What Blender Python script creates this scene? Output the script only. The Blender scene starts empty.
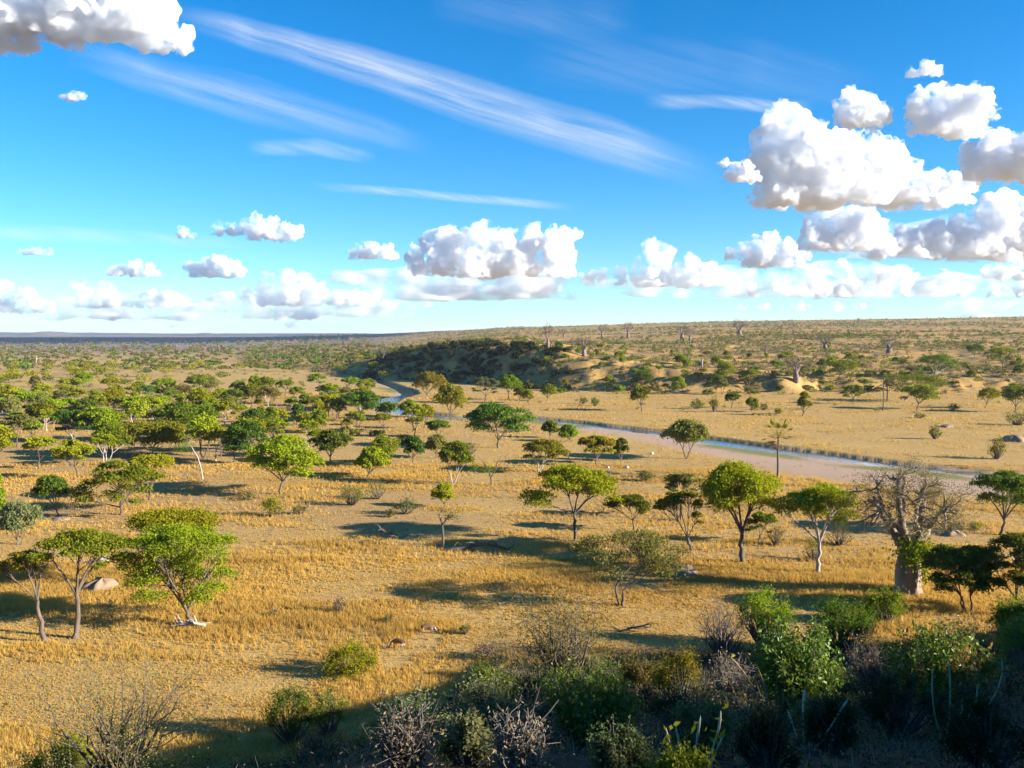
import bpy, bmesh, math, time
import numpy as np
from mathutils import Vector

T0 = time.time()
scene = bpy.context.scene
COL = scene.collection
R = math.radians
rng = np.random.default_rng(11)

# ------------------------------------------------------------------ camera
CAM_Z, FPX, HORIZON = 28.0, 900.0, 333.0
PITCH = math.atan((384.0 - HORIZON) / FPX)
cam_data = bpy.data.cameras.new('camera')
cam = bpy.data.objects.new('camera', cam_data)
COL.objects.link(cam)
cam.location = (0, 0, CAM_Z)
cam.rotation_euler = (R(90) - PITCH, 0, 0)
cam_data.sensor_width = 36.0
cam_data.lens = 36.0 * FPX / 1024.0
cam_data.clip_start = 0.5
cam_data.clip_end = 250000.0
scene.camera = cam

# ------------------------------------------------------------------ light
SUN_EL, SUN_AZ = R(17.5), R(104.0)          # azimuth clockwise from +Y (the view direction)
sun_dir = Vector((math.sin(SUN_AZ) * math.cos(SUN_EL), math.cos(SUN_AZ) * math.cos(SUN_EL), math.sin(SUN_EL)))
sd = bpy.data.lights.new('sun', 'SUN')
sd.energy = 5.0
sd.angle = R(0.5)
sd.color = (1.0, 0.93, 0.83)
so = bpy.data.objects.new('sun', sd)
COL.objects.link(so)
so.rotation_euler = (-sun_dir).to_track_quat('-Z', 'Y').to_euler()

world = bpy.data.worlds.new('World')
scene.world = world
world.use_nodes = True
wn, wl = world.node_tree.nodes, world.node_tree.links
wn.clear()
sky = wn.new('ShaderNodeTexSky')
sky.sky_type = 'NISHITA'
sky.sun_disc = False
sky.sun_elevation = SUN_EL
sky.sun_rotation = SUN_AZ
sky.altitude = 1200
sky.air_density = 1.0
sky.dust_density = 0.35
sky.ozone_density = 3.8
hsv = wn.new('ShaderNodeHueSaturation')
hsv.inputs['Saturation'].default_value = 1.32
hsv.inputs['Hue'].default_value = 0.498
mul = wn.new('ShaderNodeMix')
mul.data_type = 'RGBA'
mul.blend_type = 'MULTIPLY'
mul.inputs[0].default_value = 1.0
mul.inputs[7].default_value = (0.84, 1.0, 1.06, 1)
bg = wn.new('ShaderNodeBackground')
bg.inputs['Strength'].default_value = 0.073
wo = wn.new('ShaderNodeOutputWorld')
wl.new(sky.outputs[0], hsv.inputs['Color'])
wl.new(hsv.outputs[0], mul.inputs[6])
wl.new(mul.outputs[2], bg.inputs['Color'])
wl.new(bg.outputs[0], wo.inputs['Surface'])

vs = scene.view_settings
vs.view_transform = 'Standard'
vs.look = 'None'
vs.exposure = 1.6
vs.gamma = 1.0
cy = scene.cycles
cy.max_bounces = 26
cy.diffuse_bounces = 3
cy.glossy_bounces = 2
cy.transmission_bounces = 4
cy.transparent_max_bounces = 16
cy.volume_bounces = 22
cy.use_denoising = True
cy.caustics_reflective = False
cy.caustics_refractive = False
cy.sample_clamp_indirect = 6.0

# ------------------------------------------------------------------ noise
_tab = np.random.default_rng(5).random((256, 256)).astype(np.float64)
def vnoise(x, y):
    xi = np.floor(x).astype(np.int64); yi = np.floor(y).astype(np.int64)
    fx = x - xi; fy = y - yi
    fx = fx * fx * (3 - 2 * fx); fy = fy * fy * (3 - 2 * fy)
    g = lambda a, b: _tab[a & 255, b & 255]
    return (g(xi, yi) * (1 - fx) + g(xi + 1, yi) * fx) * (1 - fy) + (g(xi, yi + 1) * (1 - fx) + g(xi + 1, yi + 1) * fx) * fy
def fbm(x, y, s, octv=4):
    t, a, n = 0.0, 1.0, 0.0
    for k in range(octv):
        t = t + a * vnoise(x / s + 17.3 * k, y / s - 9.1 * k); n += a
        a *= 0.5; s *= 0.5
    return t / n
def sstep(a, b, t):
    u = np.clip((t - a) / (b - a), 0, 1)
    return u * u * (3 - 2 * u)

# ------------------------------------------------------------------ terrain
def ray_dir(px, py):
    c, s = math.cos(PITCH), math.sin(PITCH)
    u, v = (px - 512.0) / FPX, (384.0 - py) / FPX
    return np.array([u, c + v * s, -s + v * c])
def flat_at(px, py, z=0.0):
    d = ray_dir(px, py)
    t = (CAM_Z - z) / -d[2]
    return d[0] * t, d[1] * t

RIVER_PX = [(372, 378, 3.12), (384, 383, 3.12), (400, 389, 3.51), (409, 394.5, 4.29), (393, 399, 4.68), (384, 404.5, 4.68), (393, 410.5, 4.68), (420, 414.5, 4.29), (450, 417.5, 3.9), (490, 418, 3.9), (530, 419.5, 3.12), (575, 424, 2.65), (625, 430, 2.5), (668, 435, 2.81), (700, 440, 3.43), (735, 445, 3.9), (768, 449.5, 3.59), (820, 456.5, 3.59), (875, 464, 3.12), (920, 468.5, 2.03), (960, 472.8, 2.5), (1000, 476.3, 2.5), (1060, 480, 2.34), (1200, 488, 2.34)]
WATER_Z = -0.75
_rv = []
for px, py, w in RIVER_PX:
    x, y = flat_at(px, py, WATER_Z)
    _rv.append((x, y, w))
_rv = np.array(_rv)
def catmull(P, n=8):
    out = []
    for i in range(len(P) - 1):
        p0, p1, p2, p3 = P[max(i - 1, 0)], P[i], P[i + 1], P[min(i + 2, len(P) - 1)]
        for t in np.linspace(0, 1, n, endpoint=False):
            out.append(0.5 * (2 * p1 + (p2 - p0) * t + (2 * p0 - 5 * p1 + 4 * p2 - p3) * t * t + (3 * p1 - p0 - 3 * p2 + p3) * t ** 3))
    out.append(P[-1])
    return np.array(out)
RV = catmull(_rv, 6)

def river_dist(x, y):
    """distance to the river line and its side (+ = the near, camera side)"""
    shp = x.shape
    x = x.ravel(); y = y.ravel()
    best = np.full(x.shape, 1e9); side = np.ones(x.shape); wid = np.full(x.shape, 3.0)
    m = (y > 120) & (y < 700) & (np.abs(x) < 600)
    if m.any():
        xm, ym = x[m], y[m]
        b = np.full(xm.shape, 1e9); s = np.ones(xm.shape); w = np.full(xm.shape, 3.0)
        for i in range(len(RV) - 1):
            ax, ay, aw = RV[i]; bx, by, bw = RV[i + 1]
            dx, dy = bx - ax, by - ay
            L2 = dx * dx + dy * dy + 1e-9
            t = np.clip(((xm - ax) * dx + (ym - ay) * dy) / L2, 0, 1)
            d = np.hypot(xm - ax - t * dx, ym - ay - t * dy)
            k = d < b
            b[k] = d[k]
            s[k] = np.where(dx * (ym - ay) - dy * (xm - ax) > 0, -1.0, 1.0)[k]
            w[k] = (aw + (bw - aw) * t)[k]
        best[m] = b; side[m] = s; wid[m] = w
    return best.reshape(shp), side.reshape(shp), wid.reshape(shp)

FX = np.array([-20000., -1500., -600., -200., -120., -78., -23., 4., 24., 50., 120., 300., 1500., 30000.])
FY = np.array([ 30000.,  2600., 1350.,  740.,  615., 550., 492., 456., 437., 429., 425., 425.,  430.,  430.])
def terrain(x, y):
    x = np.asarray(x, float); y = np.asarray(y, float)
    # near hill the camera stands on, with a shoulder that climbs to the right of the frame
    S = 0.355 + 0.13 * sstep(0, -9, x)
    za = 26.3 - S * np.maximum(y, 0) + 0.03 * np.maximum(-y, 0)
    zr = np.interp(y, [-400, -60, 0, 10, 37, 55, 70, 90, 115, 200], [70, 58, 44.0, 37.2, 29.6, 23.5, 12, 0, -8, -20])
    w = np.clip(x / 70.0, 0, 1) ** 4
    zh = za * (1 - w) + zr * w
    zh = zh + (fbm(x, y, 9.0) - 0.5) * 1.3 * sstep(4, 14, np.hypot(x, y))
    # plain
    zp = (fbm(x + 300, y, 55.0, 3) - 0.5) * 0.9
    d, side, wid = river_dist(x, y)
    hw = wid * (0.7 + 0.7 * fbm(x + 31, y, 19.0, 2))
    near = -1.15 + 0.50 * sstep(hw * 0.55, hw * 1.05, d) + 0.65 * sstep(hw, hw + 22, d)
    far = -1.15 * (1 - sstep(hw * 0.8, hw * 0.85 + 1.6, d + (fbm(x, y, 12) - 0.5) * 2.0))
    carve = np.where(side > 0, near, far)
    zp = zp * sstep(5, 40, d) + carve
    # hill beyond the river
    yf = np.interp(x, FX, FY)
    s = y - yf + (fbm(x, y, 60.0) - 0.5) * 30 + (fbm(x + 7, y, 20.0) - 0.5) * 16
    s = s + (np.abs(vnoise(x / 34.0 + 3, y / 120.0) - 0.5) - 0.22) * 22 * sstep(10, 60, x) * (1 - sstep(40, 160, np.abs(s)))
    u = x / np.maximum(y, 1.0)
    hb = np.interp(x, [-400, -160, -90, -45, 10, 60, 130, 250, 1000], [0, 1, 8, 18, 20, 11, 6, 5, 5])
    run = np.interp(x, [-150, -60, 20, 70, 120, 300], [60, 48, 50, 26, 17, 15])
    g = np.interp(u, [-0.6, -0.35, -0.2, -0.08, 0.04, 0.2, 0.57, 1.2], [0.0, 0.02, 0.22, 0.5, 0.66, 0.88, 1.12, 1.3])
    sp = np.maximum(s, 0)
    ramp = np.where(sp < 420, 0.050 * sp, 21 + 0.0245 * (np.minimum(sp, 2400) - 420))
    gul = (fbm(x, y, 70.0) - 0.5) * sstep(0, 60, s) * sstep(0, 0.5, g) * 5.0
    zf = hb * sstep(0, 1, s / run) * (1 - 0.8 * sstep(60, 500, s)) + ramp * g + gul
    zf = zf + (fbm(x, y, 9.0, 3) - 0.5) * 2.6 * sstep(0, 30, s) * (1 - sstep(500, 1500, y)) * sstep(-0.3, -0.1, u)
    fade = 1 - sstep(4200, 7000, y)
    z2 = zp + zf * sstep(120, 330, y) * fade
    k = 1.2
    return np.where(y < 160, np.logaddexp(zh / k, z2 / k) * k - k * 0.0 * y, z2) * 1.0

def t1(x, y):
    return float(terrain(np.array([x]), np.array([y]))[0])

_ts = np.concatenate([np.linspace(4, 120, 120), np.geomspace(121, 9000, 420)])
def at(px, py):
    d = ray_dir(px, py)
    ts = _ts
    for k_ in range(3):
        h = CAM_Z + d[2] * ts - terrain(d[0] * ts, d[1] * ts)
        k = np.nonzero(h <= 0)[0]
        if len(k) == 0:
            t = ts[int(np.argmin(h))]; break
        i = max(int(k[0]), 1); t = ts[i]
        ts = np.linspace(ts[i - 1], ts[i], 12)
    x, y = d[0] * t, d[1] * t
    return x, y, t1(x, y)

# ------------------------------------------------------------------ helpers
def raw_mesh(name, verts, quads=None, tris=None, mat=None, smooth=False):
    me = bpy.data.meshes.new(name)
    v = np.asarray(verts, np.float32)
    q = np.zeros((0, 4), np.int32) if quads is None or len(quads) == 0 else np.asarray(quads, np.int32)
    t = np.zeros((0, 3), np.int32) if tris is None or len(tris) == 0 else np.asarray(tris, np.int32)
    me.vertices.add(len(v)); me.vertices.foreach_set('co', v.ravel())
    nl = q.size + t.size
    me.loops.add(nl)
    me.loops.foreach_set('vertex_index', np.concatenate([q.ravel(), t.ravel()]).astype(np.int32))
    me.polygons.add(len(q) + len(t))
    st = np.concatenate([np.arange(len(q)) * 4, q.size + np.arange(len(t)) * 3]).astype(np.int32)
    me.polygons.foreach_set('loop_start', st)
    if smooth:
        me.polygons.foreach_set('use_smooth', np.ones(len(q) + len(t), bool))
    me.update(calc_edges=True)
    me.validate()
    for m in (mat if isinstance(mat, (list, tuple)) else [mat]):
        if m: me.materials.append(m)
    return me

class MB:
    def __init__(s): s.v = []; s.q = []; s.t = []; s.n = 0
    def add(s, v, q=None, t=None):
        if q is not None and len(q): s.q.append(np.asarray(q) + s.n)
        if t is not None and len(t): s.t.append(np.asarray(t) + s.n)
        s.v.append(np.asarray(v, float)); s.n += len(v)
    def tube(s, P, r, k=6, cap=True):
        P = np.asarray(P, float); r = np.asarray(r, float)
        n = len(P)
        T = np.gradient(P, axis=0); T /= np.linalg.norm(T, axis=1)[:, None] + 1e-9
        up = np.array([0.31, 0.77, 0.2]) if abs(T[0, 2]) > 0.8 else np.array([0.1, 0.05, 1.0])
        A = np.cross(T, up); A /= np.linalg.norm(A, axis=1)[:, None] + 1e-9
        B = np.cross(T, A)
        a = np.arange(k) * 2 * math.pi / k
        V = P[:, None, :] + r[:, None, None] * (np.cos(a)[None, :, None] * A[:, None, :] + np.sin(a)[None, :, None] * B[:, None, :])
        V = V.reshape(-1, 3)
        i = np.arange(n - 1)[:, None]; j = np.arange(k)[None, :]
        Q = np.stack([i * k + j, i * k + (j + 1) % k, (i + 1) * k + (j + 1) % k, (i + 1) * k + j], -1).reshape(-1, 4)
        tr = None
        if cap:
            V = np.vstack([V, P[-1:] + T[-1:] * r[-1] * 0.6]); e = len(V) - 1
            tr = np.array([[(n - 1) * k + jj, (n - 1) * k + (jj + 1) % k, e] for jj in range(k)])
        s.add(V, Q, tr)
    def leaves(s, C, size, rg, aspect=0.5, up=0.4, jit=0.5, pts=4):
        """small leaf blades (diamonds) at the points C"""
        C = np.asarray(C, float); n = len(C)
        if n == 0: return
        N = rg.normal(size=(n, 3)); N[:, 2] += up * 2
        N /= np.linalg.norm(N, axis=1)[:, None]
        D = rg.normal(size=(n, 3))
        A = np.cross(N, D); A /= np.linalg.norm(A, axis=1)[:, None] + 1e-9
        B = np.cross(N, A)
        L = size * (1 - jit / 2 + jit * rg.random(n))[:, None]
        W = L * aspect
        V = np.stack([C - A * L * .5, C + B * W * .5 + A * L * .08, C + A * L * .5, C - B * W * .5 + A * L * .08], 1).reshape(-1, 3)
        s.add(V, np.arange(4 * n).reshape(n, 4))
    def mesh(s, name, mat, smooth=False):
        v = np.vstack(s.v) if s.v else np.zeros((0, 3))
        return raw_mesh(name, v, np.vstack(s.q) if s.q else None, np.vstack(s.t) if s.t else None, mat, smooth)

def link(name, data, parent=None, loc=(0, 0, 0), rz=0.0, sc=1.0):
    o = bpy.data.objects.new(name, data)
    COL.objects.link(o)
    o.location = loc
    o.rotation_euler = (0, 0, rz)
    o.scale = (sc, sc, sc) if not isinstance(sc, (tuple, list)) else sc
    if parent: o.parent = parent
    return o
def tag(o, label=None, cat=None, group=None, kind=None):
    if label: o['label'] = label
    if cat: o['category'] = cat
    if group: o['group'] = group
    if kind: o['kind'] = kind
    return o

# ------------------------------------------------------------------ materials
def new_mat(name):
    m = bpy.data.materials.new(name)
    m.use_nodes = True
    m.node_tree.nodes.clear()
    return m, m.node_tree.nodes, m.node_tree.links
def N_(nodes, typ, **kw):
    n = nodes.new(typ)
    for k, v in kw.items():
        if k in ('data_type', 'blend_type', 'operation', 'noise_dimensions', 'attribute_name', 'feature', 'clamp'):
            setattr(n, k, v)
    return n
def mixc(nd, ln, fac, a, b, mode='MIX'):
    m = nd.new('ShaderNodeMix'); m.data_type = 'RGBA'; m.blend_type = mode
    for sock, val in ((m.inputs[0], fac), (m.inputs[6], a), (m.inputs[7], b)):
        if isinstance(val, (int, float)): sock.default_value = val
        elif isinstance(val, tuple): sock.default_value = (*val, 1) if len(val) == 3 else val
        else: ln.new(val, sock)
    return m.outputs[2]
def noise(nd, ln, scale, detail=4, rough=0.55, vec=None, out='Fac'):
    n = nd.new('ShaderNodeTexNoise')
    n.inputs['Scale'].default_value = scale; n.inputs['Detail'].default_value = detail; n.inputs['Roughness'].default_value = rough
    if vec is not None: ln.new(vec, n.inputs['Vector'])
    return n.outputs[out]
def ramp(nd, ln, fac, a, b, ca=(0, 0, 0), cb=(1, 1, 1)):
    r = nd.new('ShaderNodeValToRGB')
    r.color_ramp.elements[0].position = a; r.color_ramp.elements[0].color = (*ca, 1)
    r.color_ramp.elements[1].position = b; r.color_ramp.elements[1].color = (*cb, 1)
    ln.new(fac, r.inputs[0])
    return r.outputs[0]

def leaf_mat(name, c1, c2, transl=0.35, gloss=0.0, hv=0.04, patch=0.5):
    m, nd, ln = new_mat(name)
    geo = nd.new('ShaderNodeNewGeometry'); oi = nd.new('ShaderNodeObjectInfo'); tc = nd.new('ShaderNodeTexCoord')
    col = mixc(nd, ln, geo.outputs['Random Per Island'], c1, c2)
    nz = noise(nd, ln, patch, 2, 0.5, tc.outputs['Object'])
    col = mixc(nd, ln, ramp(nd, ln, nz, 0.35, 0.65), col, mixc(nd, ln, 0.5, col, tuple(0.5 * (a + b) * k for a, b, k in zip(c1, c2, (1.25, 1.1, 0.9)))))
    h = nd.new('ShaderNodeHueSaturation')
    mr = nd.new('ShaderNodeMapRange'); ln.new(oi.outputs['Random'], mr.inputs[0]); mr.inputs[3].default_value = 0.5 - hv; mr.inputs[4].default_value = 0.5 + hv * 0.7
    ln.new(mr.outputs[0], h.inputs['Hue'])
    mv = nd.new('ShaderNodeMapRange'); 
    ml = nd.new('ShaderNodeMath'); ml.operation = 'MULTIPLY'; ml.inputs[1].default_value = 7.13
    fr = nd.new('ShaderNodeMath'); fr.operation = 'FRACT'
    ln.new(oi.outputs['Random'], ml.inputs[0]); ln.new(ml.outputs[0], fr.inputs[0]); ln.new(fr.outputs[0], mv.inputs[0])
    mv.inputs[3].default_value = 0.75; mv.inputs[4].default_value = 1.2
    ln.new(mv.outputs[0], h.inputs['Value']); ln.new(col, h.inputs['Color'])
    d = nd.new('ShaderNodeBsdfDiffuse'); t = nd.new('ShaderNodeBsdfTranslucent')
    ln.new(h.outputs[0], d.inputs[0])
    tcol = mixc(nd, ln, 1.0, h.outputs[0], (1.15, 1.1, 0.6), 'MULTIPLY'); ln.new(tcol, t.inputs[0])
    mx = nd.new('ShaderNodeMixShader'); mx.inputs[0].default_value = transl
    ln.new(d.outputs[0], mx.inputs[1]); ln.new(t.outputs[0], mx.inputs[2])
    o = nd.new('ShaderNodeOutputMaterial')
    sh = mx.outputs[0]
    if gloss:
        g = nd.new('ShaderNodeBsdfGlossy'); g.inputs['Roughness'].default_value = 0.35; g.inputs[0].default_value = (0.9, 0.95, 0.9, 1)
        m2 = nd.new('ShaderNodeMixShader'); m2.inputs[0].default_value = gloss
        ln.new(sh, m2.inputs[1]); ln.new(g.outputs[0], m2.inputs[2]); sh = m2.outputs[0]
    ln.new(sh, o.inputs[0])
    return m
def bark_mat(name, c1, c2, scale=2.0, stretch=(1, 1, 0.25), bump=0.4):
    m, nd, ln = new_mat(name)
    tc = nd.new('ShaderNodeTexCoord'); mp = nd.new('ShaderNodeMapping'); mp.inputs['Scale'].default_value = stretch
    ln.new(tc.outputs['Object'], mp.inputs[0])
    nz = noise(nd, ln, scale, 5, 0.65, mp.outputs[0])
    col = mixc(nd, ln, ramp(nd, ln, nz, 0.3, 0.7), c1, c2)
    b = nd.new('ShaderNodeBsdfPrincipled'); b.inputs['Roughness'].default_value = 0.9
    ln.new(col, b.inputs['Base Color'])
    bp = nd.new('ShaderNodeBump'); bp.inputs['Strength'].default_value = bump; ln.new(nz, bp.inputs['Height']); ln.new(bp.outputs[0], b.inputs['Normal'])
    o = nd.new('ShaderNodeOutputMaterial'); ln.new(b.outputs[0], o.inputs[0])
    return m

# ------------------------------------------------------------------ ground
def build_ground():
    ang = np.concatenate([np.linspace(-180, -42, 70, endpoint=False), np.linspace(-42, 42, 520, endpoint=False), np.linspace(42, 180, 70)])
    ang = np.radians(ang)
    rad = np.concatenate([np.linspace(1.2, 130, 190, endpoint=False), np.linspace(130, 520, 200, endpoint=False), np.geomspace(520, 4000, 110, endpoint=False), np.geomspace(4000, 60000, 30)])
    A, Rr = np.meshgrid(ang, rad)
    X = np.sin(A) * Rr; Y = np.cos(A) * Rr
    Z = terrain(X, Y)
    na, nr = len(ang), len(rad)
    V = np.stack([X, Y, Z], -1).reshape(-1, 3)
    i = np.arange(nr - 1)[:, None]; j = np.arange(na - 1)[None, :]
    Q = np.stack([i * na + j, i * na + j + 1, (i + 1) * na + j + 1, (i + 1) * na + j], -1).reshape(-1, 4)
    c = len(V); V = np.vstack([V, [[0, 0, t1(0.0, 0.01)]]])
    T = np.array([[c, jj + 1, jj] for jj in range(na - 1)])
    Q = Q[:, ::-1]
    x, y = V[:, 0], V[:, 1]
    me = raw_mesh('ground', V, Q, T, None, True)
    d, side, wid = river_dist(x, y)
    soil = soil_mask(x, y)
    sand = sand_mask(x, y, d, side, wid)
    nz = fbm(x, y, 14.0)
    green = np.where(side > 0, sstep(wid * 0.6, wid, d) * (1 - sstep(wid + 3, wid + 13, d + (nz - .5) * 9)), (1 - sstep(wid + 1, wid + 3.5, d)) * 0.4) * sstep(0.35, 0.6, fbm(x + 99, y, 22.0, 2)) * 1.0
    yf = np.interp(x, FX, FY)
    s = y - yf
    hill = sstep(-6, 14, s + (nz - 0.5) * 30)
    u = x / np.maximum(y, 1)
    hill = hill * sstep(-0.42, -0.2, u)
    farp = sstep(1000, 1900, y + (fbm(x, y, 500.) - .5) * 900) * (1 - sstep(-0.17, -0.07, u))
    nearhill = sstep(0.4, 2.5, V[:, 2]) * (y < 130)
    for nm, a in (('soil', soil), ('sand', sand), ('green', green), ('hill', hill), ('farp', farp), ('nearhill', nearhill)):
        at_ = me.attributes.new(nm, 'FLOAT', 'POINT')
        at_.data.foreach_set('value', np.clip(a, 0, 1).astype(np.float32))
    m, nd, ln = new_mat('ground_mat')
    geo = nd.new('ShaderNodeTexCoord')
    P = geo.outputs['Object']
    def att(n):
        a = nd.new('ShaderNodeAttribute'); a.attribute_name = n
        return a.outputs['Fac']
    def edge(n, w=0.35, sc=1.4):
        # attribute edge broken up by noise
        nz = noise(nd, ln, sc, 5, 0.65, P)
        a = nd.new('ShaderNodeMath'); a.operation = 'SUBTRACT'; ln.new(nz, a.inputs[0]); a.inputs[1].default_value = 0.5
        b = nd.new('ShaderNodeMath'); b.operation = 'MULTIPLY_ADD'; ln.new(a.outputs[0], b.inputs[0]); b.inputs[1].default_value = 1.6; ln.new(att(n), b.inputs[2])
        return ramp(nd, ln, b.outputs[0], 0.5 - w, 0.5 + w)
    n1 = noise(nd, ln, 0.06, 5, 0.6, P); n2 = noise(nd, ln, 0.9, 5, 0.7, P); n3 = noise(nd, ln, 5.0, 4, 0.7, P)
    g = mixc(nd, ln, ramp(nd, ln, n1, 0.35, 0.65), (0.50, 0.315, 0.095), (0.42, 0.255, 0.085))
    g = mixc(nd, ln, ramp(nd, ln, n2, 0.42, 0.72), g, (0.29, 0.18, 0.07))
    g = mixc(nd, ln, ramp(nd, ln, n3, 0.45, 0.75), g, mixc(nd, ln, 0.55, g, (0.60, 0.41, 0.15)))
    so_ = mixc(nd, ln, ramp(nd, ln, n2, 0.3, 0.7), (0.33, 0.205, 0.095), (0.42, 0.265, 0.10))
    g = mixc(nd, ln, edge('soil'), g, so_)
    hl = mixc(nd, ln, ramp(nd, ln, noise(nd, ln, 0.02, 6, 0.65, P), 0.4, 0.6), (0.52, 0.30, 0.085), (0.37, 0.215, 0.07))
    hl = mixc(nd, ln, ramp(nd, ln, noise(nd, ln, 0.09, 5, 0.7, P), 0.46, 0.62), hl, (0.14, 0.115, 0.055))
    g = mixc(nd, ln, att('hill'), g, hl)
    g = mixc(nd, ln, edge('sand'), g, mixc(nd, ln, n2, (0.45, 0.31, 0.21), (0.37, 0.25, 0.16)))
    g = mixc(nd, ln, edge('green'), g, mixc(nd, ln, n2, (0.16, 0.165, 0.045), (0.24, 0.20, 0.07)))
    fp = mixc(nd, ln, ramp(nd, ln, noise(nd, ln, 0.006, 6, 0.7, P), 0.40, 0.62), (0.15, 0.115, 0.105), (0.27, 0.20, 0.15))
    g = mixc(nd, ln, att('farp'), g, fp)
    nh = mixc(nd, ln, ramp(nd, ln, noise(nd, ln, 1.6, 6, 0.7, P), 0.4, 0.62), (0.035, 0.027, 0.020), (0.085, 0.062, 0.04))  # slope soil coloured extra dark to deepen the shade lying on it
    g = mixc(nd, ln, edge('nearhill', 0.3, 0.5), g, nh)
    b = nd.new('ShaderNodeBsdfPrincipled'); b.inputs['Roughness'].default_value = 0.95; b.inputs['Specular IOR Level'].default_value = 0.1
    ln.new(g, b.inputs['Base Color'])
    bp = nd.new('ShaderNodeBump'); bp.inputs['Strength'].default_value = 0.6; bp.inputs['Distance'].default_value = 0.35
    hsum = nd.new('ShaderNodeMath'); hsum.operation = 'ADD'; ln.new(n2, hsum.inputs[0]); ln.new(n3, hsum.inputs[1])
    ln.new(hsum.outputs[0], bp.inputs['Height']); ln.new(bp.outputs[0], b.inputs['Normal'])
    o = nd.new('ShaderNodeOutputMaterial'); ln.new(b.outputs[0], o.inputs[0])
    me.materials.append(m)
    tag(link('ground', me), 'dry golden savannah ground running from hillside to horizon', kind='structure')

def soil_mask(x, y):
    a = sstep(0.50, 0.62, fbm(x + 50, y * 1.6, 38.0, 4)) * 0.5 * sstep(95, 125, y)
    for cx, cy, rx, ry, k in ((-52, 148, 55, 24, .8), (-20, 135, 24, 12, .7), (8, 150, 22, 12, .7), (-75, 185, 50, 18, .6), (50, 128, 26, 10, .6), (-10, 165, 40, 10, .6), (26, 113, 14, 5, .8), (-28, 96, 10, 3, .5)):
        a = np.maximum(a, k * np.exp(-((x - cx) / rx) ** 2 - ((y - cy) / ry) ** 2) * 1.0 * (0.4 + 1.2 * fbm(x, y * 2, 15.0, 3)))
    return np.clip(a, 0, 1) * (1 - sstep(230, 260, y + .9 * x))
def sand_mask(x, y, d, side, wid):
    w = np.interp(x, [-70, 10, 40, 60, 80, 100, 125], [3, 9, 23, 35, 36, 26, 8])
    m = np.where(side > 0, 1 - sstep(wid + w * .55, wid + w, d + (fbm(x, y, 9.) - .5) * 7), 1 - sstep(wid * .9, wid * .9 + 2.0, d))
    return m * (d < 60)

def build_river():
    m, nd, ln = new_mat('river_water')
    tc = nd.new('ShaderNodeTexCoord')
    nz = noise(nd, ln, 1.2, 4, 0.6, tc.outputs['Object'])
    b = nd.new('ShaderNodeBsdfPrincipled'); b.inputs['Base Color'].default_value = (0.06, 0.085, 0.10, 1); b.inputs['Roughness'].default_value = 0.04; b.inputs['IOR'].default_value = 1.4
    bp = nd.new('ShaderNodeBump'); bp.inputs['Strength'].default_value = 0.35; bp.inputs['Distance'].default_value = 0.08
    ln.new(nz, bp.inputs['Height']); ln.new(bp.outputs[0], b.inputs['Normal'])
    o = nd.new('ShaderNodeOutputMaterial'); ln.new(b.outputs[0], o.inputs[0])
    P = RV[:, :2]; T = np.gradient(P, axis=0); T /= np.linalg.norm(T, axis=1)[:, None]
    Nn = np.stack([-T[:, 1], T[:, 0]], 1)
    hw = RV[:, 2] * 1.35 + 1.2
    L = P + Nn * hw[:, None]; Rr = P - Nn * hw[:, None]
    k = len(P)
    V = np.zeros((2 * k, 3)); V[:k, :2] = L; V[k:, :2] = Rr; V[:, 2] = WATER_Z
    i = np.arange(k - 1)
    Q = np.stack([i, i + k, i + k + 1, i + 1], -1)
    tag(link('river', raw_mesh('river', V, Q, None, m)), 'narrow shallow river winding across the plain', kind='structure')

# ------------------------------------------------------------------ far ranges
def build_far_hills():
    m, nd, ln = new_mat('far_hill_mat')
    tc = nd.new('ShaderNodeTexCoord')
    c = mixc(nd, ln, noise(nd, ln, 0.002, 5, 0.6, tc.outputs['Object']), (0.07, 0.06, 0.06), (0.13, 0.105, 0.10))
    b = nd.new('ShaderNodeBsdfDiffuse'); ln.new(c, b.inputs[0]); o = nd.new('ShaderNodeOutputMaterial'); ln.new(b.outputs[0], o.inputs[0])
    def hill_mesh(name, px0, px1, D, prof, label):
        n, kd = 90, 9
        xs = np.linspace(px0, px1, n)
        h = np.array([max(0.0, np.interp(p, *zip(*prof))) for p in xs]) * D / FPX
        h = h * (0.85 + 0.3 * fbm(xs * 1.0, xs * 0 + D, 9.0, 3))
        V = []
        for j in range(kd):
            t = j / (kd - 1) * 2 - 1
            for i_ in range(n):
                yy = D + t * D * 0.06
                V.append(((xs[i_] - 512) / FPX * D, yy, (h[i_]) * (1 - t * t) ** 0.8 - 3))
        i = np.arange(kd - 1)[:, None]; j = np.arange(n - 1)[None, :]
        Q = np.stack([i * n + j, i * n + j + 1, (i + 1) * n + j + 1, (i + 1) * n + j], -1).reshape(-1, 4)
        tag(link(name, raw_mesh(name, V, Q, None, m, True)), label, kind='structure')
    hill_mesh('hills', -330, 420, 11000, [(-330, 2), (-100, 2.5), (0, 3.3), (90, 3.0), (160, 2.2), (300, 2.2), (345, 2.4), (420, 1.2)], 'low blue range along the left horizon')
    hill_mesh('hills', 38, 66, 10000, [(38, 0), (46, 3.4), (50, 4.6), (57, 4.4), (66, 0)], 'small flat topped hill on the left horizon')
    hill_mesh('hills', 186, 222, 10000, [(186, 0), (198, 2.6), (205, 3.0), (222, 0)], 'faint small hill on the horizon right of the flat topped one')
    hill_mesh('hills', 278, 420, 8500, [(278, 0.5), (300, 2.2), (320, 2.6), (350, 1.6), (395, 1.6), (420, 0)], 'long dark blue rise on the horizon where the plain meets the golden slope')

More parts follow.
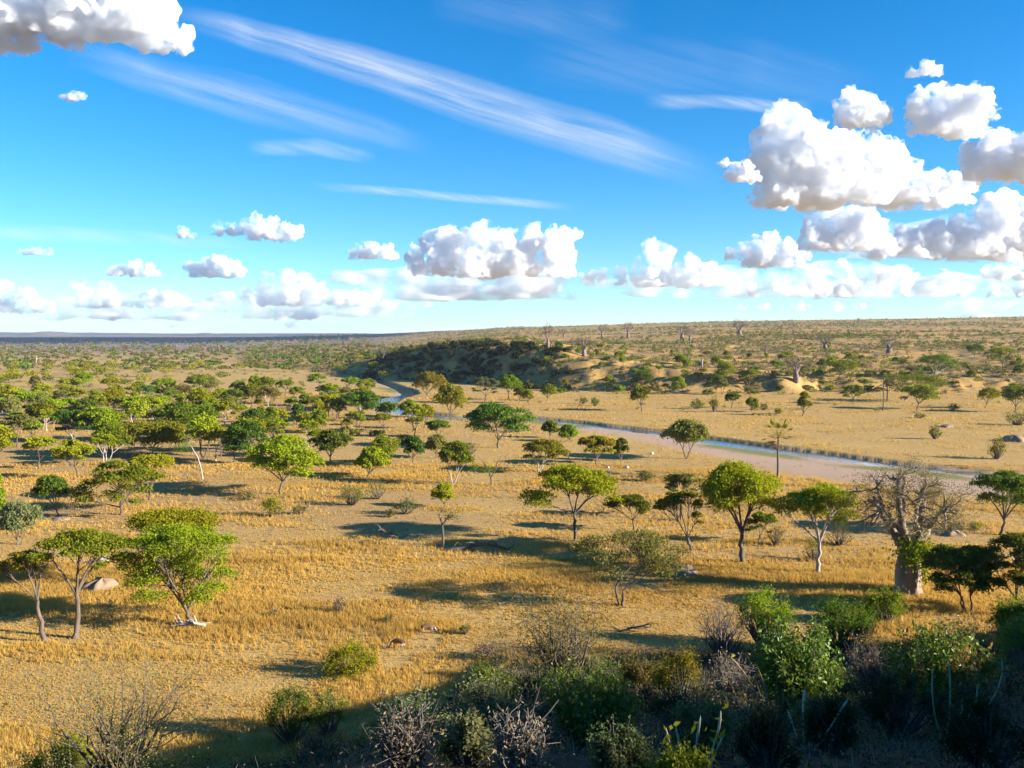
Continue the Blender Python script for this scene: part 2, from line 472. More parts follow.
def build_haze():
    x0, x1, y0, y1, z0, z1 = -62000, 62000, -62000, 62000, -9.0, 135.0
    V = [(x, y, z) for z in (z0, z1) for y in (y0, y1) for x in (x0, x1)]
    Q = [(0, 2, 3, 1), (4, 5, 7, 6), (0, 1, 5, 4), (2, 6, 7, 3), (0, 4, 6, 2), (1, 3, 7, 5)]
    m, nd, ln = new_mat('haze_air')
    v = nd.new('ShaderNodeVolumePrincipled'); v.inputs['Color'].default_value = (0.70, 0.82, 1.0, 1); v.inputs['Density'].default_value = HAZE
    o = nd.new('ShaderNodeOutputMaterial'); ln.new(v.outputs[0], o.inputs['Volume'])
    tag(link('haze', raw_mesh('haze', V, Q, None, m)), 'thin blue air over the far plain', kind='stuff')
HAZE = 3.6e-5
HSC = 0.26

# ------------------------------------------------------------------ clouds
def surface_nets(f, org, h):
    ins = f > 0
    nx, ny, nz = f.shape
    cs = np.zeros((nx - 1, ny - 1, nz - 1, 3)); cnt = np.zeros((nx - 1, ny - 1, nz - 1))
    X, Y, Z = np.meshgrid(np.arange(nx - 1), np.arange(ny - 1), np.arange(nz - 1), indexing='ij')
    base = np.stack([X, Y, Z], -1).astype(float)
    corners = [(a, b, c) for a in (0, 1) for b in (0, 1) for c in (0, 1)]
    sl = lambda a, c=None: (slice(a[0], nx - 1 + a[0]), slice(a[1], ny - 1 + a[1]), slice(a[2], nz - 1 + a[2]))
    for a in corners:
        for ax in range(3):
            if a[ax]: continue
            b = list(a); b[ax] = 1; b = tuple(b)
            fa, fb = f[sl(a)], f[sl(b)]
            cr = (fa > 0) != (fb > 0)
            t = np.where(cr, fa / np.where(cr, fa - fb, 1), 0)
            p = np.array(a, float)[None, None, None, :] * np.ones(t.shape + (1,))
            p[..., ax] = t
            cs += np.where(cr[..., None], p, 0); cnt += cr
    act = cnt > 0
    idx = -np.ones(act.shape, np.int64); idx[act] = np.arange(act.sum())
    V = (base[act] + cs[act] / cnt[act][:, None]) * h + org
    Q = []
    for ax in range(3):
        o1, o2 = (ax + 1) % 3, (ax + 2) % 3
        s0 = [slice(None)] * 3; s1 = [slice(None)] * 3
        s0[ax] = slice(0, -1); s1[ax] = slice(1, None)
        cr = ins[tuple(s0)] != ins[tuple(s1)]
        e = np.argwhere(cr)
        ok = (e[:, o1] > 0) & (e[:, o2] > 0) & (e[:, o1] < f.shape[o1] - 1) & (e[:, o2] < f.shape[o2] - 1)
        e = e[ok]
        def ci(d1, d2):
            k = e.copy(); k[:, o1] -= d1; k[:, o2] -= d2
            return idx[k[:, 0], k[:, 1], k[:, 2]]
        q = np.stack([ci(1, 1), ci(0, 1), ci(0, 0), ci(1, 0)], -1)
        fl = ins[e[:, 0], e[:, 1], e[:, 2]]
        q[~fl] = q[~fl][:, ::-1]
        Q.append(q)
    Q = np.vstack(Q)
    return V, Q[(Q >= 0).all(1)]

_n3 = np.random.default_rng(3).random((32, 32, 32))
def noise3(P, s):
    p = P / s
    i = np.floor(p).astype(int); f = p - i; f = f * f * (3 - 2 * f)
    out = 0
    for a in (0, 1):
        for b in (0, 1):
            for c in (0, 1):
                w = (f[..., 0] if a else 1 - f[..., 0]) * (f[..., 1] if b else 1 - f[..., 1]) * (f[..., 2] if c else 1 - f[..., 2])
                out = out + w * _n3[(i[..., 0] + a) & 31, (i[..., 1] + b) & 31, (i[..., 2] + c) & 31]
    return out - 0.5

def cloud_mat(name, sigma):
    m, nd, ln = new_mat(name)
    v = nd.new('ShaderNodeVolumePrincipled'); v.inputs['Color'].default_value = (0.945, 0.956, 0.972, 1); v.inputs['Density'].default_value = sigma
    tc = nd.new('ShaderNodeTexCoord'); nz = noise(nd, ln, sigma * HSC, 5, .62, tc.outputs['Object'])
    mr = nd.new('ShaderNodeMapRange'); mr.inputs[1].default_value = .42; mr.inputs[2].default_value = .66; mr.inputs[3].default_value = 0.015 * sigma; mr.inputs[4].default_value = 2.4 * sigma
    ln.new(nz, mr.inputs[0]); ln.new(mr.outputs[0], v.inputs['Density']); v.inputs['Anisotropy'].default_value = 0.15
    o = nd.new('ShaderNodeOutputMaterial'); ln.new(v.outputs[0], o.inputs['Volume'])
    return m

def cumulus(lobes, base, label, vox=1.5, mfp=4.0, D=None, flat=0.8, depth=0.8, seed=0, group=None, alt=1100.0, split=False, stretch=1.0):
    """a cumulus: heaped lobes over a level base; lobes are (across, up, radius) in 1/900ths of the distance"""
    rg = np.random.default_rng(1000 + seed)
    lobes = [(512 + (a - 512) / stretch, b, c) for a, b, c in lobes]
    ybase = HORIZON - base                       # height of the base above the eye level
    if D is None: D = min(62000.0, alt * FPX / max(ybase, 8))
    S = []
    full = list(lobes)
    for px, py, r in lobes:
        if r < 10:
            for k in range(3): full.append((px + rg.uniform(-2.0, 2.0) * r, py + rg.uniform(-.2, .6) * r, r * rg.uniform(.45, .85)))
        yy = py + r * .7
        while yy < base + r * .1 and r > 3:
            full.append((px + rg.uniform(-.5, .5) * r, yy, r * rg.uniform(.75, .95))); yy += r * .7
    for px, py, r in full:
        c = np.array([px - 512, rg.uniform(-depth, depth) * r, HORIZON - py])
        S.append((*c, r * 0.9))
        for k in range(15):
            d = rg.normal(size=3); d[2] = d[2] * 0.8 + 0.25; d /= np.linalg.norm(d)
            rr = r * rg.uniform(0.28, 0.5)
            c2 = c + d * r * rg.uniform(0.68, 0.9)
            S.append((*c2, rr))
            if rr > vox * 3:
                for q in range(5):
                    e = rg.normal(size=3); e[2] += 0.3; e /= np.linalg.norm(e)
                    r3 = rr * rg.uniform(0.3, 0.5)
                    S.append((*(c2 + e * rr * 0.85), r3))
    S = np.array(S)
    lo = (S[:, :3] - S[:, 3:]).min(0) - 3 * vox; hi = (S[:, :3] + S[:, 3:]).max(0) + 3 * vox
    lo[2] = max(lo[2], ybase - 4 * vox)
    n = np.ceil((hi - lo) / vox).astype(int) + 1
    f = np.full(n, -50.0)
    ax = [lo[k] + np.arange(n[k]) * vox for k in range(3)]
    for x, y, z, r in S:
        i0 = np.maximum(((np.array([x, y, z]) - r - 2.5 * vox - lo) / vox).astype(int), 0); i1 = np.minimum(((np.array([x, y, z]) + r + 2.5 * vox - lo) / vox).astype(int) + 2, n)
        if (i1 <= i0).any(): continue
        dx = (ax[0][i0[0]:i1[0]] - x)[:, None, None]; dy = (ax[1][i0[1]:i1[1]] - y)[None, :, None]; dz = (ax[2][i0[2]:i1[2]] - z)[None, None, :]
        v = r - np.sqrt(dx * dx + dy * dy + dz * dz)
        w = f[i0[0]:i1[0], i0[1]:i1[1], i0[2]:i1[2]]
        np.maximum(w, v, out=w)
    G = np.stack(np.meshgrid(*ax, indexing='ij'), -1)
    near = f > -4 * vox
    Pn = G[near] + seed * 7.7
    med = np.median([l[2] for l in lobes])
    f[near] += noise3(Pn, med * 0.9) * med * 0.45 + noise3(Pn + 5, med * 0.4) * med * 0.40 + noise3(Pn + 9, max(med * 0.19, vox * 2.4)) * med * 0.30 + noise3(Pn + 3, vox * 2.3) * vox * 1.5
    f[near] += med * .03
    zb = ybase + noise3(Pn * np.array([1, 1, 0]), med * 0.9) * med * 0.5 + noise3(Pn * np.array([1, 1, .4]), med * 0.3) * med * 0.35
    f[near] = np.minimum(f[near], (G[near][:, 2] - zb) * flat)
    f[0] = f[-1] = -1; f[:, 0] = f[:, -1] = -1; f[:, :, 0] = f[:, :, -1] = -1
    V, Q = surface_nets(f, lo, vox)
    V[:, 0] *= stretch
    # level sheet turned to the view ray: scale to metres at distance D
    sc = D / FPX
    W = np.empty_like(V)
    W[:, 0] = V[:, 0] * sc; W[:, 1] = D + V[:, 1] * sc; W[:, 2] = CAM_Z + V[:, 2] * sc
    # separate puffs are separate clouds; crumbs are dropped
    lab = np.arange(len(W))
    E = np.vstack([Q[:, [0, 1]], Q[:, [1, 2]], Q[:, [2, 3]], Q[:, [3, 0]]])
    while True:
        mn = np.minimum(lab[E[:, 0]], lab[E[:, 1]])
        new = lab.copy(); np.minimum.at(new, E[:, 0], mn); np.minimum.at(new, E[:, 1], mn)
        new = new[new]
        if (new == lab).all(): break
        lab = new
    ids, cnt = np.unique(lab, return_counts=True)
    keep = ids[cnt > (0.12 if split else 0.999) * cnt.max()]
    mt = cloud_mat('cloud_vapour', 1.0 / (mfp * sc))
    for kid in keep:
        m = lab == kid
        mp = -np.ones(len(W), int); mp[m] = np.arange(m.sum())
        q = mp[Q]; q = q[(q >= 0).all(1)]
        w = W[m]; c = w.mean(0)
        o = link('cloud', raw_mesh('cloud', w - c, q, None, mt, True), loc=tuple(c))
        tag(o, label, 'cloud', (group or label + ', one of several') if len(keep) > 1 else group)
    return o

CL = [
 # lobes, base, label, kwargs
 ([(-34,4,44),(2,2,42),(48,2,42),(92,4,40),(130,12,34),(160,22,25),(172,26,17)], 49, 'large grey bottomed cloud filling the top left corner of the sky', dict(vox=2.0, mfp=4, depth=.5, D=8200)),
 ([(782,122,15),(768,133,17),(795,135,14),(775,150,24),(798,158,30),(825,168,28),(850,160,26),(872,166,24),(893,176,20),(912,182,16),(934,187,14),(960,189,10),(985,190,7),(790,185,26),(830,188,22)], 207, 'biggest white heaped cloud right of centre with a tower at its left end', dict(vox=1.7, mfp=3.5)),
 ([(742,172,8),(733,177,6),(750,178,7)], 184, 'little round puff close left of the biggest white cloud', dict(vox=1.2, D=7500, mfp=3)),
 ([(722,165,4)], 170, 'tiny lone puff left of the biggest white cloud', dict(vox=.8, D=7500, mfp=2)),
 ([(840,106,10),(855,112,15),(874,117,13),(862,122,12)], 131, 'grey white cloud above the biggest cloud, left one of the pair', dict(vox=1.3, D=9500)),
 ([(913,108,12),(925,106,13),(942,108,18),(962,110,15),(950,120,17),(972,116,8),(915,128,8)], 138, 'ragged white cloud above the biggest cloud, right one of the pair', dict(vox=1.4, D=9500)),
 ([(905,77,5),(916,75,7),(926,77,5)], 81, 'small flat wisp of cloud highest in the right of the sky', dict(vox=.9, mfp=5, D=9500)),
 ([(975,160,13),(987,152,16),(1003,155,18),(1020,155,20),(1042,158,20)], 182, 'white cloud cut by the right edge of the photo above the long flat bank', dict(vox=1.5)),
 ([(812,228,11),(828,216,13),(842,220,14),(858,222,14),(874,228,10),(884,230,5)], 251, 'heaped cloud directly under the biggest white cloud', dict(vox=1.3)),
 ([(880,246,12),(905,240,14),(935,236,14),(962,228,15),(985,216,18),(1010,214,20),(1040,220,24)], 259, 'wide cloud bank with a flat blue grey base at the right edge', dict(vox=1.6, mfp=5)),
 ([(742,252,7),(755,248,10),(770,245,11),(786,250,10),(800,257,6)], 267, 'low white cloud between the biggest cloud and the hill skyline', dict(vox=1.2)),
 ([(590,277,5),(605,276,6),(618,273,6),(640,266,9),(652,254,12),(663,258,11),(680,268,9),(692,264,9),(706,270,9),(722,277,7)], 287, 'white cloud with a single hump left of the low right bank', dict(vox=1.2)),
 ([(690,292,4),(720,290,5),(752,287,6),(785,285,6),(820,284,7),(850,282,8),(880,276,7),(905,277,5),(815,268,7),(840,267,7)], 297, 'low cloud in the long bank lying over the right skyline', dict(split=True, vox=1.1, mfp=4)),
 ([(960,290,5),(990,287,6),(1020,284,7),(1045,283,8)], 297, 'low cloud at the right edge close over the skyline', dict(split=True, vox=1.2, mfp=4)),
 ([(740,307,3),(765,306,4),(800,305,4),(835,305,4),(860,306,3)], 311, 'faint cloud puff in the string just over the right skyline', dict(split=True, vox=1.0, mfp=5)),
 ([(356,253,5),(364,251,7),(375,250,8),(388,254,6)], 260, 'small white cloud just left of the wide middle cloud', dict(vox=1.0, D=16000)),
 ([(420,256,9),(432,244,11),(448,240,13),(464,243,14),(482,241,14),(500,246,13),(520,240,13),(530,238,12),(548,246,14),(563,240,11),(571,236,7),(480,258,16),(520,258,15)], 277, 'wide white heaped cloud in the middle of the sky', dict(vox=1.3)),
 ([(398,287,4),(435,290,5),(450,289,5),(470,291,6),(492,288,6),(512,288,6),(530,286,7),(548,288,6)], 295, 'low white puff in the row under the middle cloud', dict(split=True, vox=1.0)),
 ([(251,226,6),(261,222,8),(272,227,9),(284,232,8),(296,238,5)], 242, 'small white cloud high over the left plain', dict(vox=1.0)),
 ([(222,226,5),(232,229,6),(242,233,4)], 237, 'faint grey puff beside the small high white cloud', dict(vox=.9, D=11000, mfp=6)),
 ([(185,233,5),(193,237,4)], 239, 'pale small puff left of the small high white cloud', dict(vox=.8, D=11000, mfp=4)),
 ([(198,267,6),(210,265,7),(222,263,8),(232,268,7),(241,273,4)], 278, 'compact white cloud over the left horizon', dict(vox=1.0)),
 ([(112,274,4),(124,269,7),(138,266,7),(152,269,6),(160,274,4)], 277, 'flat based white cloud left of the compact one', dict(vox=1.0)),
 ([(30,252,4),(42,252,5),(52,253,4)], 256, 'faint grey cloud low at the far left', dict(vox=.8, D=14000, mfp=6)),
 ([(248,292,6),(262,290,8),(276,284,10),(292,280,11),(306,285,10),(320,292,9),(340,296,8),(358,298,7),(375,301,6)], 306, 'broad low heap of cloud above the left horizon', dict(vox=1.1)),
 ([(78,286,5),(90,287,6),(104,287,8),(103,296,8),(118,303,7),(138,296,5),(155,295,6),(172,297,7),(185,302,5)], 308, 'low cloud in the broken row left of the broad heap', dict(split=True, vox=1.0)),
 ([(-14,292,9),(4,287,8),(12,302,8),(30,296,8),(38,304,8),(54,308,5)], 313, 'low cloud cut by the left edge of the photo', dict(vox=1.1)),
 ([(98,317,3),(112,315,5),(130,314,6),(146,317,4)], 321, 'low cream cloud close over the left horizon', dict(vox=.9, mfp=4)),
 ([(172,325,3),(188,324,4),(200,325,3)], 329, 'dim cloud scrap resting on the left horizon', dict(vox=.8, mfp=5)),
 ([(268,317,3),(284,315,5),(300,315,5),(318,316,5),(330,318,3)], 321, 'small cream cloud in the thin line under the broad low heap', dict(split=True, vox=.9, mfp=4)),
 ([(290,325,3),(298,323,4)], 329, 'tiny cloud on the horizon below the thin cream line', dict(vox=.8, mfp=5)),
 ([(1000,272,8),(1016,269,9),(1036,268,10)], 280, 'dark blue grey cloud at the right edge low over the hill', dict(vox=1.2, D=12000, mfp=8)),
 ([(76,101,4),(83,100,5),(89,102,3)], 106, 'tiny pale cloud under the top left cloud', dict(vox=.8, D=5000, mfp=5)),
]
CL += [
 ([(860,245,8.6),(900,240,11.5),(945,236,13.0),(990,232,15.8),(1035,230,17.3),(1080,230,17.3)], 260, 'pale hazy veil of cloud behind the wide flat bank at the right edge', dict(vox=1.5, mfp=19, stretch=3.2, D=19000)),
 ([(640,284,7.2),(690,280,10.1),(740,278,10.1),(790,276,11.5),(840,274,11.5),(890,276,10.1),(940,280,8.6),(990,282,7.2)], 298, 'long thin veil of cloud low over the middle of the right skyline', dict(vox=1.5, mfp=19, stretch=3.2, D=32000)),
 ([(700,308,5.0),(760,304,6.5),(830,303,6.5),(900,304,6.5),(970,304,6.5),(1040,303,6.5)], 318, 'lowest flat veil of cloud lying along the right skyline', dict(vox=1.4, mfp=18, stretch=3.2, D=52000)),
 ([(385,276,7.2),(425,272,10.1),(470,270,11.5),(515,272,10.1),(555,276,7.2)], 300, 'grey blue veil of cloud hanging under the wide middle cloud', dict(vox=1.4, mfp=12, stretch=3.0, D=22000)),
 ([(235,300,6.5),(275,296,8.6),(315,296,8.6),(355,300,7.2),(395,304,5.8)], 318, 'flat veil of cloud around the foot of the broad low heap', dict(vox=1.4, mfp=11, stretch=3.0, D=42000)),
 ([(60,303,5.8),(100,300,7.2),(140,300,7.2),(180,304,5.8)], 320, 'flat veil of cloud under the broken row at the left', dict(vox=1.4, mfp=11, stretch=3.0, D=44000)),
 ([(775,180,11.5),(800,190,13.0),(840,195,13.0),(880,192,11.5)], 210, 'soft grey base of cloud hanging behind the biggest white cloud', dict(vox=1.5, mfp=9, D=8600)),
]
def build_clouds():
    for i, (lobes, base, label, kw) in enumerate(CL):
        kw = dict(kw); kw.setdefault('mfp', 5.0)
        if base > 284: kw['mfp'] = max(kw['mfp'], 8.0)
        if 'veil' not in label and 'D' not in kw and base < 284: kw['mfp'] = max(kw['mfp'], 5.0)
        cumulus(lobes, base, label, seed=i, **kw)

def shade_cloud():
    """a broad cloud deck outside the frame to the right; its shadow lies on the far plain"""
    rg = np.random.default_rng(9); n, k = 40, 72
    V = [(0, 0, 330.)]
    for sgn in (1, -1):
        for i in range(1, n):
            t = i / (n - 1)
            for j in range(k):
                a = j / k * 2 * math.pi
                w = 1 + .5 * (float(fbm(np.array(math.cos(a) * 3 + 8), np.array(math.sin(a) * 3), 1.2, 3)) - .5)
                x, y = math.cos(a) * 2500 * t * w, math.sin(a) * 2250 * t * w
                h = math.sqrt(max(0, 1 - t * t)) * (300 if sgn > 0 else 120) * (.6 + .8 * float(fbm(np.array(x), np.array(y), 700., 3)))
                if sgn < 0 and i == n - 1: continue
                V.append((x, y, sgn * h))
    V = np.array(V); Q = []; T = []
    top = lambda i, j: 1 + (i - 1) * k + j % k
    nb = 1 + (n - 1) * k
    bot = lambda i, j: nb + (i - 1) * k + j % k if i < n - 1 else top(n - 1, j)
    c = len(V); V = np.vstack([V, [[0, 0, -120.]]])
    for j in range(k):
        T += [(0, top(1, j), top(1, j + 1)), (c, bot(1, j + 1), bot(1, j))]
        for i in range(1, n - 1):
            Q += [(top(i, j), top(i + 1, j), top(i + 1, j + 1), top(i, j + 1)), (bot(i, j), bot(i, j + 1), bot(i + 1, j + 1), bot(i + 1, j))]
    alt = 2400.0; k_ = alt / math.tan(SUN_EL)
    loc = (-2300 + math.sin(SUN_AZ) * k_, 3950 + math.cos(SUN_AZ) * k_, alt)
    tag(link('cloud', raw_mesh('cloud', V, Q, T, cloud_mat('cloud_vapour', .012), True), None, loc), 'broad flat cloud off to the right whose shadow darkens the far plain', 'cloud')

def build_cirrus():
    """thin ice cloud streaks: undulating veils some 5 km up, drawn out along the wind"""
    m, nd, ln = new_mat('cirrus_veil')
    tc = nd.new('ShaderNodeTexCoord')
    uv = nd.new('ShaderNodeAttribute'); uv.attribute_name = 'along'
    mp = nd.new('ShaderNodeMapping'); mp.inputs['Scale'].default_value = (1, 1, 1)
    ln.new(uv.outputs['Vector'], mp.inputs[0])
    n1 = noise(nd, ln, 1.0, 7, 0.62, mp.outputs[0])
    at_ = nd.new('ShaderNodeAttribute'); at_.attribute_name = 'thick'
    r = ramp(nd, ln, n1, 0.25, 0.80)
    mt = nd.new('ShaderNodeMath'); mt.operation = 'MULTIPLY'; ln.new(r, mt.inputs[0]); ln.new(at_.outputs['Fac'], mt.inputs[1]); mt.use_clamp = True
    d = nd.new('ShaderNodeBsdfDiffuse'); d.inputs[0].default_value = (.9, .9, .9, 1)
    t = nd.new('ShaderNodeBsdfTranslucent'); t.inputs[0].default_value = (.9, .9, .9, 1)
    nv = nd.new('ShaderNodeCombineXYZ')
    for q_ in range(3): nv.inputs[q_].default_value = sun_dir[q_]
    ln.new(nv.outputs[0], d.inputs['Normal']); ln.new(nv.outputs[0], t.inputs['Normal'])
    s = nd.new('ShaderNodeMixShader'); s.inputs[0].default_value = .5; ln.new(d.outputs[0], s.inputs[1]); ln.new(t.outputs[0], s.inputs[2])
    tr = nd.new('ShaderNodeBsdfTransparent')
    s2 = nd.new('ShaderNodeMixShader'); ln.new(mt.outputs[0], s2.inputs[0]); ln.new(tr.outputs[0], s2.inputs[1]); ln.new(s.outputs[0], s2.inputs[2])
    o = nd.new('ShaderNodeOutputMaterial'); ln.new(s2.outputs[0], o.inputs[0])
    ALT = 5200.0
    def veil(path, k, label, fs=(0.55, 9.0)):
        P = np.array(path, float)
        n, w = 60, 13
        tt = np.linspace(0, len(P) - 1, n)
        C = np.stack([np.interp(tt, np.arange(len(P)), P[:, q]) for q in range(4)], 1)
        V, th, al = [], [], []
        for a in range(n):
            px, py, hw, kk = C[a]
            for b in range(w):
                v = b / (w - 1) * 2 - 1
                # width measured straight down the picture plane becomes a span along the ground track
                yy = py + v * hw
                el = (HORIZON - yy) / FPX
                D = ALT / el
                z = CAM_Z + ALT + 120 * (fbm(np.array(px), np.array(yy), 60.0, 2) - .5)
                V.append(((px - 512) / FPX * D, D, z))
                e = min(1.0, a / 9.0, (n - 1 - a) / 9.0)
                th.append(kk * k * max(0, 1 - v * v) ** 1.2 * e)
                al.append((px / 90.0 * fs[0], yy / 90.0 * fs[1] - px / 90.0 * fs[1] * 0.30, 3.3))
        i = np.arange(n - 1)[:, None]; j = np.arange(w - 1)[None, :]
        Q = np.stack([i * w + j, i * w + j + 1, (i + 1) * w + j + 1, (i + 1) * w + j], -1).reshape(-1, 4)
        me = raw_mesh('cirrus', V, Q, None, m, True)
        me.attributes.new('thick', 'FLOAT', 'POINT').data.foreach_set('value', np.array(th, np.float32))
        me.attributes.new('along', 'FLOAT_VECTOR', 'POINT').data.foreach_set('vector', np.array(al, np.float32).ravel())
        tag(link('cirrus', me), label, 'cirrus cloud', None, None)
    veil([(170, 20, 12, .5), (260, 42, 17, .8), (380, 75, 22, 1), (500, 112, 26, 1), (600, 142, 26, .9), (720, 180, 20, .4)], 0.75, 'long white cirrus streak slanting across the upper sky')
    veil([(70, 55, 14, .5), (160, 80, 22, .8), (260, 105, 26, .8), (360, 130, 20, .5), (440, 150, 12, .3)], 0.5, 'fainter cirrus veil under the long slanting streak')
    veil([(250, 150, 8, .6), (320, 150, 10, 1), (380, 160, 7, .5)], 0.5, 'short cirrus wisp below the faint veil')
    veil([(310, 187, 5, .5), (400, 193, 5, 1), (480, 201, 5, 1), (580, 210, 5, .4)], 0.7, 'thin cirrus line in the middle of the sky')
    veil([(-30, 231, 9, .8), (80, 236, 9, 1), (180, 241, 8, .6), (260, 247, 6, .3)], 0.5, 'level cirrus line low in the left sky')
    veil([(640, 105, 10, .4), (700, 106, 8, 1), (770, 110, 8, 1), (810, 108, 8, .4)], 0.6, 'feathery cirrus wisp left of the pair of grey white clouds')
    veil([(520, 60, 26, .5), (640, 72, 34, .6), (760, 75, 34, .6), (880, 95, 22, .3)], 0.22, 'pale cirrus sheet high in the middle of the sky')
    veil([(430, 10, 20, .4), (520, 20, 26, .6), (640, 26, 22, .4)], 0.25, 'faint cirrus patch touching the top of the photo')

# ------------------------------------------------------------------ plant materials
LEAF = {
    'bright': leaf_mat('leaf_bright_green', (0.179, 0.241, 0.011), (0.282, 0.314, 0.018)),
    'dark': leaf_mat('leaf_dark_green', (0.080, 0.133, 0.019), (0.143, 0.197, 0.024)),
    'mid': leaf_mat('leaf_mid_green', (0.137, 0.183, 0.015), (0.223, 0.241, 0.020)),
    'olive': leaf_mat('leaf_olive', (0.142, 0.149, 0.038), (0.223, 0.203, 0.054)),
    'yellow': leaf_mat('leaf_yellow_green', (0.184, 0.209, 0.014), (0.274, 0.261, 0.026)),
    'grey': leaf_mat('leaf_grey_green', (0.121, 0.155, 0.065), (0.189, 0.209, 0.088)),
    'shadowed': leaf_mat('leaf_shadowed_green', (0.026, 0.040, 0.016), (0.050, 0.058, 0.026), 0.2),  # shaded copy of the leaf: shade of bluff and hillside painted into the colour
    'glossy': leaf_mat('leaf_glossy_broad', (0.085, 0.165, 0.018), (0.175, 0.240, 0.035), 0.35, 0.02),
    'redtip': leaf_mat('leaf_turning_red', (0.30, 0.09, 0.03), (0.24, 0.20, 0.05), 0.3, 0.05),
    'dry': leaf_mat('leaf_dry_brown', (0.15, 0.105, 0.065), (0.24, 0.175, 0.11), 0.2, 0, 0.01),
}
BARK = {
    'brown': bark_mat('bark_brown', (0.07, 0.052, 0.038), (0.165, 0.125, 0.085)),
    'pale': bark_mat('bark_pale', (0.24, 0.205, 0.165), (0.44, 0.39, 0.33)),
    'dark': bark_mat('bark_dark', (0.055, 0.045, 0.038), (0.12, 0.095, 0.075)),
    'baobab': bark_mat('bark_baobab', (0.085, 0.056, 0.040), (0.36, 0.265, 0.195), 0.9, (1, 1, 0.12), 0.7),
    'baobab_far': bark_mat('bark_baobab_far', (0.09, 0.062, 0.048), (0.27, 0.19, 0.15), 0.9, (1, 1, .12), .7),
    'twig': bark_mat('bark_brown_twig', (0.17, 0.11, 0.06), (0.34, 0.245, 0.15)),
    'grey': bark_mat('bark_grey_twig', (0.12, 0.10, 0.075), (0.25, 0.215, 0.165)),
}

def bez(a, b, c, n):
    t = np.linspace(0, 1, n)[:, None]
    return (1 - t) ** 2 * a + 2 * t * (1 - t) * b + t * t * c

